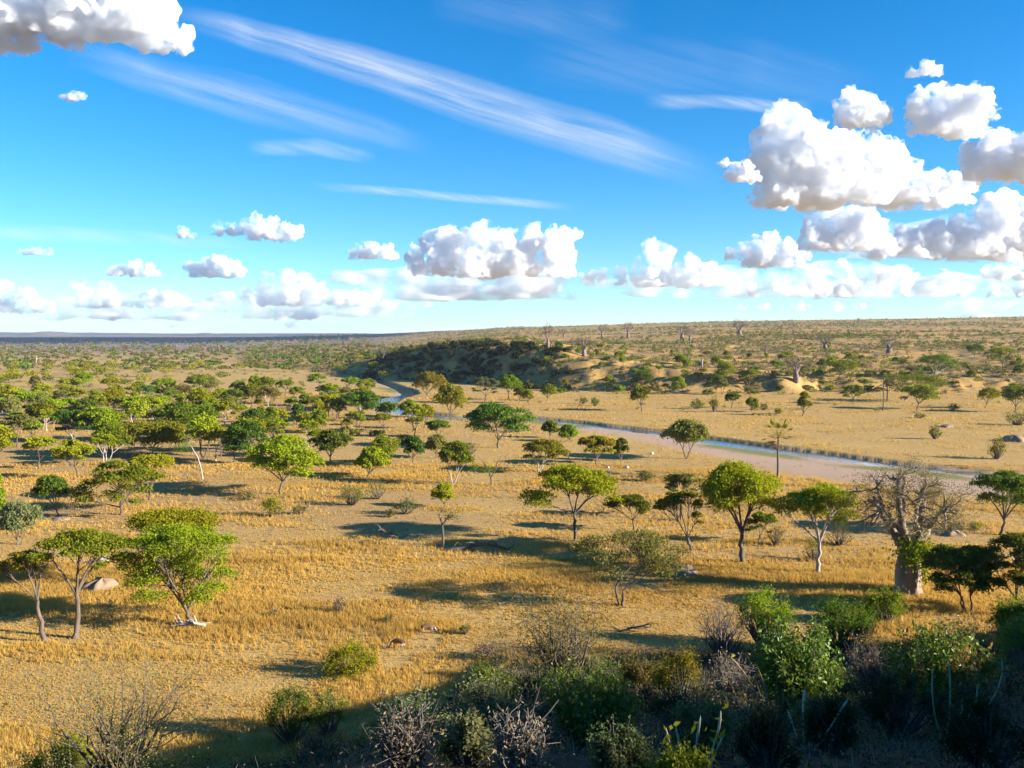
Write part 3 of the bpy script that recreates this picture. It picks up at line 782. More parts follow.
def grow_tree(seed, H, Rx, bot, off=(0., 0.), style='umbrella', nst=1, leaf_n=6000, leaf=0.26, lean=0.0, fork=None, r0=None, k=6):
    """one tree in metres, base at the origin: crown of height bot..H and half width Rx, shifted by off; returns trunk and crown builders"""
    rg = np.random.default_rng(seed)
    wood, crown = MB(), MB()
    th = H - bot
    cx, cy = off
    Ry = Rx * 0.9
    ang_n = rg.random(12) * 0.48 + 0.64
    def lobe(a):
        q = (a % (2 * math.pi)) / (2 * math.pi) * 12
        i = int(q) % 12; f = q - int(q)
        return ang_n[i] * (1 - f) + ang_n[(i + 1) % 12] * f
    pads = []
    if style in ('umbrella', 'flat', 'sparse', 'olive_open', 'tier'):
        n = int({'tier': 62, 'umbrella': 26, 'flat': 20, 'sparse': 30, 'olive_open': 30}[style] + Rx * 2.2)
        for i in range(n):
            a = rg.uniform(0, 2 * math.pi); u = math.sqrt(rg.random())
            pr = Rx * rg.uniform(0.19, 0.33) * (0.8 if style == 'sparse' else 1)
            rr = u * lobe(a)
            low = rg.random() < {'flat': .12, 'tier': .62}.get(style, .42)
            z = H - pr * 0.28 - th * (0.38 if style != 'tier' else .22) * rr ** 2 - (th * rg.uniform(0.15, 0.72 if style != 'tier' else .95) * (0.5 + 0.5 * rr) if low else th * rg.uniform(0, .12))
            pads.append((cx + math.cos(a) * rr * (Rx - pr * .5), cy + math.sin(a) * rr * (Ry - pr * .5), max(z, bot + .1 * th), pr, 0.30))
    else:                                             # dome
        n = int(30 + Rx * 3)
        for i in range(n):
            d = rg.normal(size=3); d /= np.linalg.norm(d)
            if d[2] < -0.35: d[2] *= -1
            a = math.atan2(d[1], d[0])
            pr = Rx * rg.uniform(0.22, 0.37)
            s = (rg.uniform(.8, 1.06) if rg.random() < .8 else rg.uniform(.3, .8)) * lobe(a)
            zc = bot + th * 0.38
            z = zc + d[2] * (th * 0.62 - pr * .35 if d[2] > 0 else th * .38) * (s if d[2] < .5 else 1)
            pads.append((cx + d[0] * s * (Rx - pr * .6), cy + d[1] * s * (Ry - pr * .6), z, pr, 0.55))
    pads = np.array(pads)
    tot = (pads[:, 3] ** 2).sum()
    for px, py, pz, pr, fl in pads:
        n = int(leaf_n * pr * pr / tot)
        a = rg.uniform(0, 2 * math.pi, n); rho = np.sqrt(rg.random(n)) * (1 + 0.25 * rg.normal(size=n) * 0.5)
        # ragged rim: a few fingers
        rho *= 0.8 + 0.3 * np.sin(a * 3 + px * 9) * np.sin(a * 5 + py * 7)
        C = np.stack([px + np.cos(a) * rho * pr, py + np.sin(a) * rho * pr,
                      pz + pr * fl * (0.9 * (1 - rho ** 2) - 0.45 + rg.normal(size=n) * 0.42)], 1)
        crown.leaves(C, leaf, rg, 0.55, 0.35, 0.8)
    # wood
    r0 = r0 or max(0.10, 0.027 * H)
    fork = fork if fork is not None else bot * rg.uniform(0.5, 0.72)
    stems = []
    for s in range(nst):
        a = rg.uniform(0, 2 * math.pi) if nst > 1 else 0
        sp = 0.0 if nst == 1 else 0.10 * H
        b = np.array([math.cos(a) * 0.1 * (nst > 1), math.sin(a) * .1 * (nst > 1), -0.25])
        top = np.array([cx * .45 + lean + math.cos(a) * sp, cy * .4 + math.sin(a) * sp, fork * rg.uniform(.85, 1.1)])
        mid = (b + top) / 2 + rg.normal(size=3) * 0.035 * H * np.array([1, 1, .2])
        P = bez(b, mid, top, 7)
        P[1:-1] += rg.normal(size=(5, 3)) * 0.008 * H
        rr = np.linspace(1.0, 0.68, 7) * r0 / math.sqrt(nst) ; rr[0] *= 1.35
        wood.tube(P, rr, k + 1, False)
        stems.append(top)
    stems = np.array(stems)
    K = min(len(pads), max(5, 2 * nst + 2))
    # spread limb seeds
    seeds = [int(rg.integers(len(pads)))]
    while len(seeds) < K:
        dd = np.min(np.linalg.norm(pads[:, None, :2] - pads[None, seeds, :2], axis=2), axis=1)
        seeds.append(int(np.argmax(dd)))
    own = np.argmin(np.linalg.norm(pads[:, None, :3] - pads[None, seeds, :3], axis=2), axis=1)
    for q in range(K):
        g = pads[own == q]
        if len(g) == 0: continue
        st = stems[int(np.argmin(np.linalg.norm(stems[:, :2] - g[:, :2].mean(0), axis=1)))]
        c = g[:, :3].mean(0); c[2] -= 0.12 * th + .1
        up = (st + c) / 2 + np.array([0, 0, (0.10 if style != 'dome' else 0.16) * (c[2] - st[2])]) + rg.normal(size=3) * 0.03 * H
        up[:2] = st[:2] + (c[:2] - st[:2]) * 0.42
        L = bez(st, up, c, 7)
        lr = r0 * (0.50 if style not in ('sparse', 'olive_open') else .36) / math.sqrt(nst) ** .6
        wood.tube(L, np.linspace(lr, lr * 0.35, 7), k, False)
        for p in g:
            t = rg.integers(3, 7)
            s0 = L[t]
            e = p[:3] + np.array([0, 0, -p[3] * 0.1])
            m = (s0 + e) / 2 + rg.normal(size=3) * 0.02 * H + np.array([0, 0, -0.02 * H])
            B = bez(s0, m, e, 5)
            wood.tube(B, np.linspace(lr * 0.42, 0.02, 5), 4, False)
            if style in ('sparse', 'olive_open') or leaf_n > 5000:
                for w in range(4 if style in ('sparse', 'olive_open') else 2):
                    a = rg.uniform(0, 2 * math.pi); l = p[3] * rg.uniform(.5, .95)
                    e2 = p[:3] + np.array([math.cos(a) * l, math.sin(a) * l, p[3] * rg.uniform(-.05, .3)])
                    wood.tube(bez(B[2], (B[2] + e2) / 2 + np.array([0, 0, -.08]), e2, 4), np.linspace(0.035, 0.012, 4), 3, False)
    return wood, crown

def place_tree(name, wood_me, crown_me, loc, rz, sc, label, cat='tree', group=None, crown_name='crown'):
    e = link(name, None, None, loc, rz, sc)
    tag(e, label, cat, group)
    link('trunk', wood_me, e)
    if crown_me is not None: link(crown_name, crown_me, e)
    return e

# named trees: base x, base y, crown x0, x1, top, bottom, style, leaf, bark, stems, leaf count factor, label
TREES = [
 (195,625,116,241,518,604,'tier','bright','brown',1,1.6,'tall feathery acacia with a full drooping crown beside a pale fallen log'),
 (166,590,117,229,508,536,'flat','bright','brown',1,.8,'flat topped acacia rising just behind the tall feathery acacia'),
 (74,638,34,131,527,563,'umbrella','mid','brown',1,.8,'slender wavy trunked acacia with flat crown left of the tall feathery acacia'),
 (46,642,0,60,545,584,'sparse','yellow','brown',1,.34,'thin forked acacia with a wispy crown near the left edge'),
 (19,545,-4,43,501,538,'dome','grey','brown',2,.8,'rounded grey green tree at the left edge above the thin forked acacia'),
 (-6,466,-26,11,422,456,'dome','bright','brown',1,.5,'bright green tree cut off by the left edge of the photo'),
 (-2,535,-20,8,470,520,'dome','bright','brown',1,.5,'tree showing only its right side beside the rounded grey green tree'),
 (61,517,33,68,476,499,'dome','dark','brown',1,.5,'small round dark acacia standing alone on the bare left soil'),
 (121,515,79,162,458,502,'umbrella','mid','brown',1,.62,'broad open acacia with wide spreading limbs right of the small round dark one'),
 (150,500,126,179,453,475,'flat','bright','brown',1,.55,'bright flat crowned acacia tucked behind the broad open one'),
 (155,455,108,192,419,444,'umbrella','mid','pale',1,.7,'wide flat acacia on a pale leaning trunk above the broad open one'),
 (281,494,243,328,438,472,'umbrella','bright','brown',1,.85,'layered bright acacia on a straight trunk alone on bare soil'),
 (256,464,223,276,420,452,'umbrella','dark','brown',1,.6,'dark layered acacia just behind the bright layered one'),
 (190,441,150,222,401,430,'umbrella','mid','brown',1,.6,'wide domed acacia above the nearly bare pale leaning tree'),
 (79,479,52,91,439,460,'umbrella','bright','brown',1,.5,'small slim acacia with a bright flat crown over a long shadow'),
 (74,442,50,93,409,433,'umbrella','dark','pale',2,.5,'dark broad acacia with forked pale stems in the left grove'),
 (367,478,354,389,447,472,'dome','bright','brown',1,.5,'round bright small tree at the edge of the bare soil'),
 (386,466,366,401,436,457,'dome','mid','brown',1,.4,'green tree touching the round bright small tree from behind'),
 (330,463,309,353,429,453,'umbrella','dark','brown',1,.5,'dark spreading acacia between the layered acacia and the round bright tree'),
 (451,485,439,474,442,468,'dome','mid','pale',2,.45,'round crowned tree on bare white forked stems'),
 (576,541,521,622,463,504,'umbrella','bright','brown',1,1.0,'big flat layered acacia in the middle of the plain'),
 (498,448,464,534,401,432,'umbrella','dark','brown',1,.7,'big dark layered acacia near the river, left of its bend'),
 (539,472,518,569,437,462,'umbrella','yellow','pale',2,.42,'open yellow green acacia with two slanting pale stems'),
 (597,465,574,617,435,453,'umbrella','yellow','brown',1,.5,'yellow green parasol acacia by the river flat'),
 (621,461,613,630,438,459,'dome','dark','brown',1,.25,'narrow dark tree tucked behind the yellow green parasol acacia'),
 (550,438,540,560,421,435,'dome','dark','brown',1,.25,'little dark round tree beside the dry river channel'),
 (571,442,557,580,425,439,'dome','bright','brown',1,.25,'little bright tree just right of the little dark round one'),
 (687,459,662,710,421,447,'dome','olive','brown',2,.6,'twin trunked olive tree standing at the head of the sandy track'),
 (743,563,697,783,461,520,'dome','bright','dark',1,1.25,'dense dome crowned acacia with a dark trunk in front of the sand bank'),
 (693,551,654,708,487,528,'sparse','yellow','dark',1,.5,'thin yellow green tree left of the dense dome crowned acacia'),
 (681,520,660,703,471,494,'sparse','olive','brown',1,.4,'sparse tree rising behind the thin yellow green one'),
 (759,542,743,779,511,531,'sparse','mid','brown',1,.3,'small tree with a reddish trunk behind the dense dome crowned acacia'),
 (634,531,608,654,493,513,'umbrella','dark','dark',1,.4,'small dark flat tree right of the big flat layered acacia'),
 (622,605,571,684,526,568,'olive_open','olive','dark',2,.55,'nearly leafless spreading acacia with dark forked trunk on open grass'),
 (444,507,432,457,484,502,'dome','bright','brown',1,.3,'short bushy green tree right above the small stunted one'),
 (819,574,768,869,482,530,'umbrella','bright','pale',1,.9,'leaning pale stemmed acacia left of the big baobab'),
 (1000,535,968,1048,469,507,'umbrella','dark','brown',1,.8,'dark spreading acacia at the right edge above the baobab roots'),
 (968,613,926,1001,541,588,'tier','dark','brown',3,1.3,'many stemmed dark flat bush tree right of the big baobab'),
 (1021,617,986,1066,527,588,'tier','dark','brown',3,1.2,'dark many stemmed tree cut off by the right edge'),
 (452,419,428,469,385,411,'dome','mid','brown',1,.6,'large round tree on the bank of the upper river'),
 (425,397,411,448,373,392,'dome','yellow','brown',1,.5,'glowing yellow green tree in front of the shaded bluff'),
 (408,421,400,419,400,413,'dome','dark','brown',1,.22,'small dark tree at the bright upper river water'),
 (388,419,376,402,402,414,'dome','dark','brown',2,.25,'low dark tree left of the upper river water'),
 (439,437,423,453,420,431,'umbrella','dark','brown',2,.4,'low dark flat tree below the large round river tree'),
 (412,464,402,426,437,456,'dome','dark','brown',1,.3,'upright dark tree left of the white stemmed round one'),
 (436,458,424,449,435,452,'dome','olive','brown',1,.3,'olive tree behind the white stemmed round one'),
 (363,421,335,386,390,412,'umbrella','dark','brown',2,.5,'wide dark acacia left of the upper river water'),
 (313,432,292,330,412,426,'umbrella','mid','brown',1,.4,'flat acacia above the dark spreading one in the grove'),
 (274,426,262,290,408,420,'umbrella','bright','brown',1,.3,'small bright parasol tree behind the dark layered acacia'),
 (485,403,472,501,376,393,'sparse','grey','brown',1,.4,'pale sparse tree in a row before the shaded bluff'),
 (508,400,496,522,375,391,'dome','bright','brown',1,.4,'bright leaning tree in the row before the shaded bluff'),
 (519,403,511,529,387,398,'dome','mid','brown',1,.22,'small mid green tree in the row before the bluff'),
 (528,405,521,535,390,401,'dome','bright','brown',1,.2,'small round bright tree ending the row before the bluff'),
 (546,401,540,558,385,396,'dome','bright','brown',1,.25,'small bright tree under the end of the shaded bluff'),
 (642,411,629,651,385,403,'dome','mid','brown',1,.3,'upright green tree on the terrace across the river'),
 (678,394,669,688,376,391,'dome','bright','brown',1,.25,'round green tree on the bank foot across the river'),
 (642,387,630,655,371,384,'dome','dark','brown',1,.25,'dark tree behind the upright green one on the terrace'),
 (722,386,712,738,362,380,'dome','mid','brown',1,.3,'green tree at the foot of the scrubby hill'),
 (716,393,704,728,374,388,'umbrella','dark','brown',1,.3,'dark flat tree in front of the green hill foot tree'),
 (751,412,745,760,397,411,'dome','mid','brown',1,.2,'narrow green tree on the dry terrace above the palm'),
 (732,408,724,741,392,401,'umbrella','dark','brown',1,.25,'small dark spreading tree on the dry terrace'),
 (748,390,736,762,368,381,'umbrella','mid','brown',1,.3,'flat tree on the low eroded bank right of the hill foot'),
 (853,404,841,866,384,397,'umbrella','dark','brown',1,.3,'dark flat tree on the terrace between the two baobab hollows'),
 (917,409,899,941,383,400,'umbrella','yellow','brown',1,.45,'golden green umbrella tree on the far right terrace'),
 (905,401,886,948,373,391,'umbrella','dark','pale',1,.4,'dark tree rising behind the golden green umbrella tree'),
 (933,381,914,960,353,372,'umbrella','dark','pale',1,.4,'tall dark crowned tree with a white trunk on the right slope'),
 (1003,369,985,1017,346,360,'umbrella','mid','brown',1,.35,'lone flat acacia high on the right slope'),
 (974,357,966,983,344,354,'dome','dark','brown',1,.22,'small dark round tree on the right slope left of the lone flat acacia'),
 (837,381,826,861,359,373,'umbrella','mid','brown',1,.35,'leaning flat tree on the slope right of the thick hollow baobab'),
 (803,416,796,812,392,411,'dome','mid','brown',1,.2,'short dense green tree on the terrace below the thick hollow baobab'),
 (984,408,975,1003,388,402,'dome','mid','brown',1,.3,'low rounded tree on the far right terrace'),
 (1014,412,1000,1034,386,404,'dome','dark','brown',1,.3,'dark tree at the right edge of the far terrace'),
]
def build_named_trees():
    for i, (bx, by, x0, x1, yt, yb, style, lf, bk, nst, k, label) in enumerate(TREES):
        x, y, z = at(bx, by)
        m = y / FPX                                   # metres per photo step at this distance
        H = (by - yt) * m; bot = (by - yb) * m; Rx = (x1 - x0) / 2 * m * 1.03; cx = ((x0 + x1) / 2 - bx) * m
        lf_n = int(np.clip(19000 * k, 3500, 30000) * (.7 if style in ('sparse', 'olive_open') else 1)); size = float(np.clip(0.0026 * y, 0.22, 0.70)) * (1.0 if k > .45 else 0.85)
        if y > 250: lf_n = int(lf_n * .6)
        lf_n = int(lf_n * 1.0)
        w, c = grow_tree(300 + i, H, Rx, bot, (cx, 0.0), style, nst, lf_n, size, 0.0, k=6 if y < 250 else 4)
        nm = 'acacia_tree' if style in ('umbrella', 'flat', 'sparse', 'olive_open') else 'leafy_tree'
        place_tree(nm, w.mesh('trunk', BARK[bk], True), c.mesh('crown', LEAF[lf]), (x, y, z), 0, 1.0, label, 'tree')

# ------------------------------------------------------------------ baobabs
def grow_baobab(seed, H, Rx, rb, detail=1, upright=0.0):
    rg = np.random.default_rng(seed)
    wood, twigs, lvs = MB(), MB(), MB()
    fork = H * 0.36
    # fluted bole
    nr, k = 16, 36 if detail else 14
    a = np.arange(k) * 2 * math.pi / k
    fl = sum(rg.uniform(.4, 1) * np.sin(a * f + rg.uniform(0, 6)) for f in (3, 5, 8, 11)) * 0.05
    V = []
    for i in range(nr):
        t = i / (nr - 1)
        r = rb * (1.22 - 0.30 * min(1, t * 4) ** .7 + 0.10 * math.sin(t * 3.0) - 0.30 * max(0, t - .55) / .45)
        wob = 1 + fl * (1.2 - .4 * t) + 0.02 * rg.normal(size=k)
        V.append(np.stack([np.cos(a) * r * wob, np.sin(a) * r * wob * .95, np.full(k, t * fork - .3) + 0.06 * H * max(0, t - .8) * np.sin(a * 3 + 1)], 1))
    V = np.vstack(V)
    i = np.arange(nr - 1)[:, None]; j = np.arange(k)[None, :]
    Q = np.stack([i * k + j, i * k + (j + 1) % k, (i + 1) * k + (j + 1) % k, (i + 1) * k + j], -1).reshape(-1, 4)
    V = np.vstack([V, [[0, 0, fork + .1]]])
    wood.add(V, Q, [[(nr - 1) * k + jj, (nr - 1) * k + (jj + 1) % k, len(V) - 1] for jj in range(k)])
    cen = np.array([0, 0, H * (0.58 + .06 * (upright > .1))]); ext = np.array([Rx, Rx * .92, H * 0.42])
    def target(n, lo, hi, zmin=-.22):
        d = rg.normal(size=(n * 3, 3)); d /= np.linalg.norm(d, axis=1)[:, None]
        d = d[d[:, 2] > zmin][:n]
        wob = 1 + .16 * np.sin(d[:, 0] * 5 + seed) * np.sin(d[:, 1] * 4 + 2)
        return cen + d * ext * (rg.uniform(lo, hi, len(d)) * wob)[:, None]
    def reach(src, tg, r0, r1, kk, mb, n=5, droop=.06, wig=.03):
        """branches from the nearest inner point out to each target"""
        out = []
        P, Rr = src
        for t in tg:
            c = np.linalg.norm(P - t, axis=1) + 0.35 * np.maximum(0, np.linalg.norm((P - cen) / ext, axis=1) - np.linalg.norm((t - cen) / ext) + .12) * Rx * 4
            i = int(np.argmin(c)); a = P[i]; L = np.linalg.norm(t - a)
            m = (a + t) / 2 + rg.normal(size=3) * .16 * L + np.array([0, 0, droop * L])
            B = bez(a, m, t, n); B[1:-1] += rg.normal(size=(n - 2, 3)) * wig * L
            q = min(r0, Rr[i] * .75)
            mb.tube(B, np.linspace(q, r1, n), kk, False)
            out.append((B[1:], np.linspace(q, r1, n)[1:]))
        return np.vstack([o[0] for o in out]), np.concatenate([o[1] for o in out])
    PP, RR = [], []
    nl = 9 if detail else 6
    for q in range(nl):
        a_ = q * 2.399 + rg.uniform(-.3, .3); el = (.12, .75, .35, 1.0, .5, .10, 1.3, .55, .9)[q] + upright
        d = np.array([math.cos(a_) * math.cos(el), math.sin(a_) * math.cos(el), math.sin(el)])
        t = cen + d * ext * rg.uniform(.6, .8)
        p = np.array([math.cos(a_) * rb * .5 * math.cos(el), math.sin(a_) * rb * .5 * math.cos(el), fork * rg.uniform(.86, 1.0)])
        m = (p + t) / 2 + np.array([0, 0, .05 * H * (1 - el / 1.6)]) + rg.normal(size=3) * .04 * H
        B = bez(p, m, t, 9); B[2:-1] += rg.normal(size=(6, 3)) * .012 * H
        rr = rb * rg.uniform(.26, .40) * np.linspace(1, .28, 9) ** .8
        wood.tube(B, rr, 10 if detail else 6)
        PP.append(B[3:]); RR.append(rr[3:])
    s0 = np.vstack(PP), np.concatenate(RR)
    s1 = reach(s0, target(46 if detail else 26, .55, .9), rb * .13, rb * .04, 6 if detail else 4, wood, 6)
    s2 = reach((np.vstack([s1[0], s0[0]]), np.concatenate([s1[1], s0[1]])), target(190 if detail else 80, .6, 1.0), rb * .055, rb * .016, 4, twigs)
    s3 = reach(s2, target(560 if detail else 130, .6, 1.05), rb * .02, .014 if detail else .05, 3, twigs, 4)
    if detail: reach(s3, target(700, .55, 1.08), .016, .008, 3, twigs, 3)
    return wood, twigs

def build_baobabs():
    x, y, z = at(908, 593)
    m = y / FPX
    w, tw = grow_baobab(8, 137 * m, 62 * m, 12.2 * m, 1)
    e = link('baobab', None, None, (x, y, z), 0.4)
    tag(e, 'huge bare baobab with a thick fluted trunk and pale twiggy crown', 'baobab')
    link('trunk', w.mesh('trunk', BARK['baobab'], True), e)
    link('twigs', tw.mesh('twigs', BARK['twig'], True), e)
    rg = np.random.default_rng(4)
    iv = MB(); n = 1500
    C = rg.normal(size=(n, 3)) * np.array([1.0, .7, .85]); C[:, 2] += 46 * m; C[:, 1] -= 1.3; 
    C = np.vstack([C, rg.normal(size=(300, 3)) * np.array([.3, .3, 1.1]) + np.array([1.0, -1.45, 33 * m])])
    iv.leaves(C, 0.30, rg, .65, .2)
    link('creeper', iv.mesh('creeper', LEAF['bright']), e, rz=-0.4)
    # thin new leaf on the outer twigs
    V = np.vstack(tw.v); pick = V[rg.integers(0, len(V), 9500)] + rg.normal(size=(9500, 3)) * .32
    lf = MB(); lf.leaves(pick, 0.17, rg, .5, .2)
    link('young_leaves', lf.mesh('young_leaves', LEAF['olive']), e)
    far = [
     (628, 338, 18, 13, 2.4, 'slim baobab silhouetted against the sky on the hill skyline'),
     (682, 339, 14, 22, 4.2, 'left baobab of the close pair with pale trunks on the hill'),
     (690, 341, 13, 16, 3.8, 'right baobab of the close pair on the hill, with a darker trunk'),
     (739.5, 336, 18, 22, 5.0, 'thick reddish baobab near the skyline above the palm'),
     (602, 337, 13, 12, 3.2, 'small pale trunked baobab left of the skyline one'),
     (765.5, 354, 13, 14, 3.4, 'pale leaning baobab in the scrub half way up the hill'),
     (548, 348.5, 27, 15, 2.6, 'tall thin baobab just above the shaded bluff'),
     (584, 356, 21, 26, 4.6, 'wide bare baobab on the slope right of the bluff'),
     (573, 349, 13, 10, 3.6, 'stump like baobab between the tall thin one and the wide bare one'),
     (564, 337.5, 10, 9, 3.0, 'small white stemmed baobab beside the tall thin one'),
     (796, 382, 28, 34, 7.0, 'thick hollow trunked baobab at the foot of the right slope'),
     (825, 349, 15, 24, 5.0, 'white sided baobab with a low wide crown on the right slope'),
     (889, 353.5, 17, 28, 5.2, 'spreading baobab with a bright white flank on the golden clearing'),
     (382.5, 362.5, 17, 20, 3.4, 'lone baobab on the golden slope left of the bluff'),
    ]
    protos = [(grow_baobab(40 + i, 14.0, 6.5 + i, 1.35, 0, (0.0, .25, .1)[i])) for i in range(3)]
    pm = []
    for a, b in protos:
        V = np.vstack(b.v); hz = MB(); pk = V[rg.integers(0, len(V), 420)] + rg.normal(size=(420, 3)) * .35
        hz.leaves(pk, .62, rg, .35, .2)
        pm.append((a.mesh('trunk', BARK['baobab_far'], True), b.mesh('twigs', BARK['brown']), hz.mesh('crown', LEAF['dry'])))
    for i, (bx, by, hp, wp, tw_, label) in enumerate(far):
        x, y, z = at(bx, by)
        m = y / FPX
        a, b, hz = pm[i % 3]
        s = hp * m / 14.5
        sx = wp * m / (2 * (6.0 + i % 3)) * .95
        e = link('baobab', None, None, (x, y, z), i * 1.7, (sx, sx, s))
        tag(e, label, 'baobab', 'baobabs on the far hill')
        link('trunk', a, e, sc=(max(1.0, tw_ * m / 3.1 / sx * .85),) * 2 + (1,) if False else 1.0); link('twigs', b, e); link('crown', hz, e)

# ------------------------------------------------------------------ palm, bare trees
def frond_palm(px, py, ytop, label, seed, nf=26):
    x, y, z = at(px, py); m = y / FPX
    rg = np.random.default_rng(seed)
    H = (py - ytop) * m
    t = MB(); c = MB(); dry = MB()
    th = H * 0.86
    P = np.array([[0, 0, -.2], [.05, 0, th * .3], [.0, .05, th * .65], [.08, 0, th]])
    t.tube(P, [.24, .20, .19, .20], 8)
    for i in range(nf):
        a = rg.uniform(0, 6.28); el = rg.uniform(-.5, 1.25); L = H * 0.27 * rg.uniform(.8, 1.15)
        d = np.array([math.cos(a) * math.cos(el), math.sin(a) * math.cos(el), math.sin(el)])
        b = np.array([.08, 0, th])
        tip = b + d * L
        mb = c if el > -.15 else dry
        mb.tube(bez(b, b + d * L * .5 + np.array([0, 0, .1]), tip, 4), [.03, .03, .02, .02], 3, False)
        for q in range(11):                      # stiff fan of leaflets
            f = (q - 5) / 5 * 1.25
            s = np.cross(d, [0, 0, 1]); s /= np.linalg.norm(s) + 1e-6
            e = d * math.cos(f) + s * math.sin(f); e[2] -= .15
            l = L * .62
            p0 = tip; p1 = tip + e * l
            w = np.cross(e, [0.1, .2, 1]); w /= np.linalg.norm(w); w *= .14
            mb.add([p0 - w * .4, (p0 + p1) / 2 - w, p1, (p0 + p1) / 2 + w], [[0, 1, 2, 3]])
    e = link('fan_palm', None, None, (x, y, z))
    tag(e, label, 'palm')
    link('trunk', t.mesh('trunk', BARK['brown'], True), e)
    link('crown', c.mesh('crown', LEAF['mid']), e)
    if dry.n: link('dead_fronds', dry.mesh('dead_fronds', LEAF['dry']), e)

def bare_tree(bx, by, pts, label, tufts=(), bark='pale', seed=0, r=0.13, leafcol='dark', name='bare_tree'):
    """a nearly leafless tree from its limb lines; each limb is a list of (across, up) in metres"""
    x, y, z = at(bx, by); m = y / FPX
    rg = np.random.default_rng(seed)
    w = MB()
    for li, L in enumerate(pts):
        P = np.array([(a * m, rg.uniform(-.3, .3) * (k > 0) * (1 if li else .3), b * m) for k, (a, b) in enumerate(L)])
        if li == 0: P[0, 2] = -.25
        rr = np.linspace(r, r * .62, len(P)) if li == 0 else np.linspace(r * .6, r * .12, len(P))
        w.tube(P, rr, 7)
        if li:
            for q in range(5):
                i = rg.integers(1, len(P)); d = rg.normal(size=3) * .5 + np.array([0, 0, .35])
                w.tube(np.array([P[i], P[i] + d * .5, P[i] + d + rg.normal(size=3) * .15]), [r * .2, r * .13, .012], 4)
    e = link(name, None, None, (x, y, z))
    tag(e, label, 'tree')
    link('trunk', w.mesh('trunk', BARK[bark], True), e)
    if tufts:
        c = MB()
        for (a, b, rx, rz, n) in tufts:
            C = rg.normal(size=(n, 3)) * np.array([rx * m * .5, rx * m * .5, rz * m * .5]) + np.array([a * m, 0, b * m])
            c.leaves(C, .26, rg, .5, .3)
        link('crown', c.mesh('crown', LEAF[leafcol]), e)

def build_odd_trees():
    frond_palm(777.5, 479, 430, 'lone fan palm with a slim trunk in front of the bright river water', 5)
    frond_palm(883, 411, 372, 'tall thin far palm left of the golden green umbrella tree', 6, 18)
    frond_palm(887, 401, 378, 'second thin far palm just behind the tall thin one', 7, 16)
    bare_tree(203, 479, [[(0, 0), (-2, 12), (-5, 22), (-10, 31)], [(-9, 30), (-16, 34), (-24, 33)], [(-10, 31), (-14, 37), (-16, 40)]],
              'nearly bare pale leaning tree with one dark tuft of leaves', [(-16, 33, 9, 6, 420), (-25, 30, 6, 4, 160)], 'pale', 2, .16)
    bare_tree(492, 485, [[(0, 0), (-1, 6), (-3, 13)], [(-1, 8), (4, 16), (10, 24), (14, 30)], [(-3, 13), (-8, 22), (-14, 29)], [(4, 16), (5, 22), (10, 30)]],
              'leafless forked tree right of the white stemmed round tree', [(-17, 19, 5, 4, 200), (-4, 16, 8, 4, 260)], 'brown', 3, .2, 'mid')
    bare_tree(443, 548, [[(0, 0), (0, 14), (-1, 26)], [(-1, 26), (-4, 33), (-2, 38)], [(0, 24), (6, 33), (10, 41)], [(2, 30), (10, 32), (16, 30)]],
              'small stunted tree with crooked bare limbs beside the long fallen trunk', [(9, 33, 9, 5, 170), (1, 38, 5, 3, 60)], 'dark', 4, .2, 'olive')
    bare_tree(46, 643, [[(0, 0), (-4, 20), (-8, 40)], [(-8, 40), (-17, 48), (-30, 56)], [(-8, 40), (-5, 52), (4, 60)]],
              'dead pale Y shaped trunk between the left edge and the wavy acacia', (), 'pale', 5, .13) if False else None
    bare_tree(36.5, 365, [[(0, 0), (0, 5), (.5, 9)]], 'pale dead trunk far away in the left golden clearing', (), 'pale', 6, .5)
    bare_tree(702, 367, [[(0, 0), (0, 5), (.5, 8)]], 'pale broken stump on the hillside above the dark flat tree', (), 'pale', 7, .55)

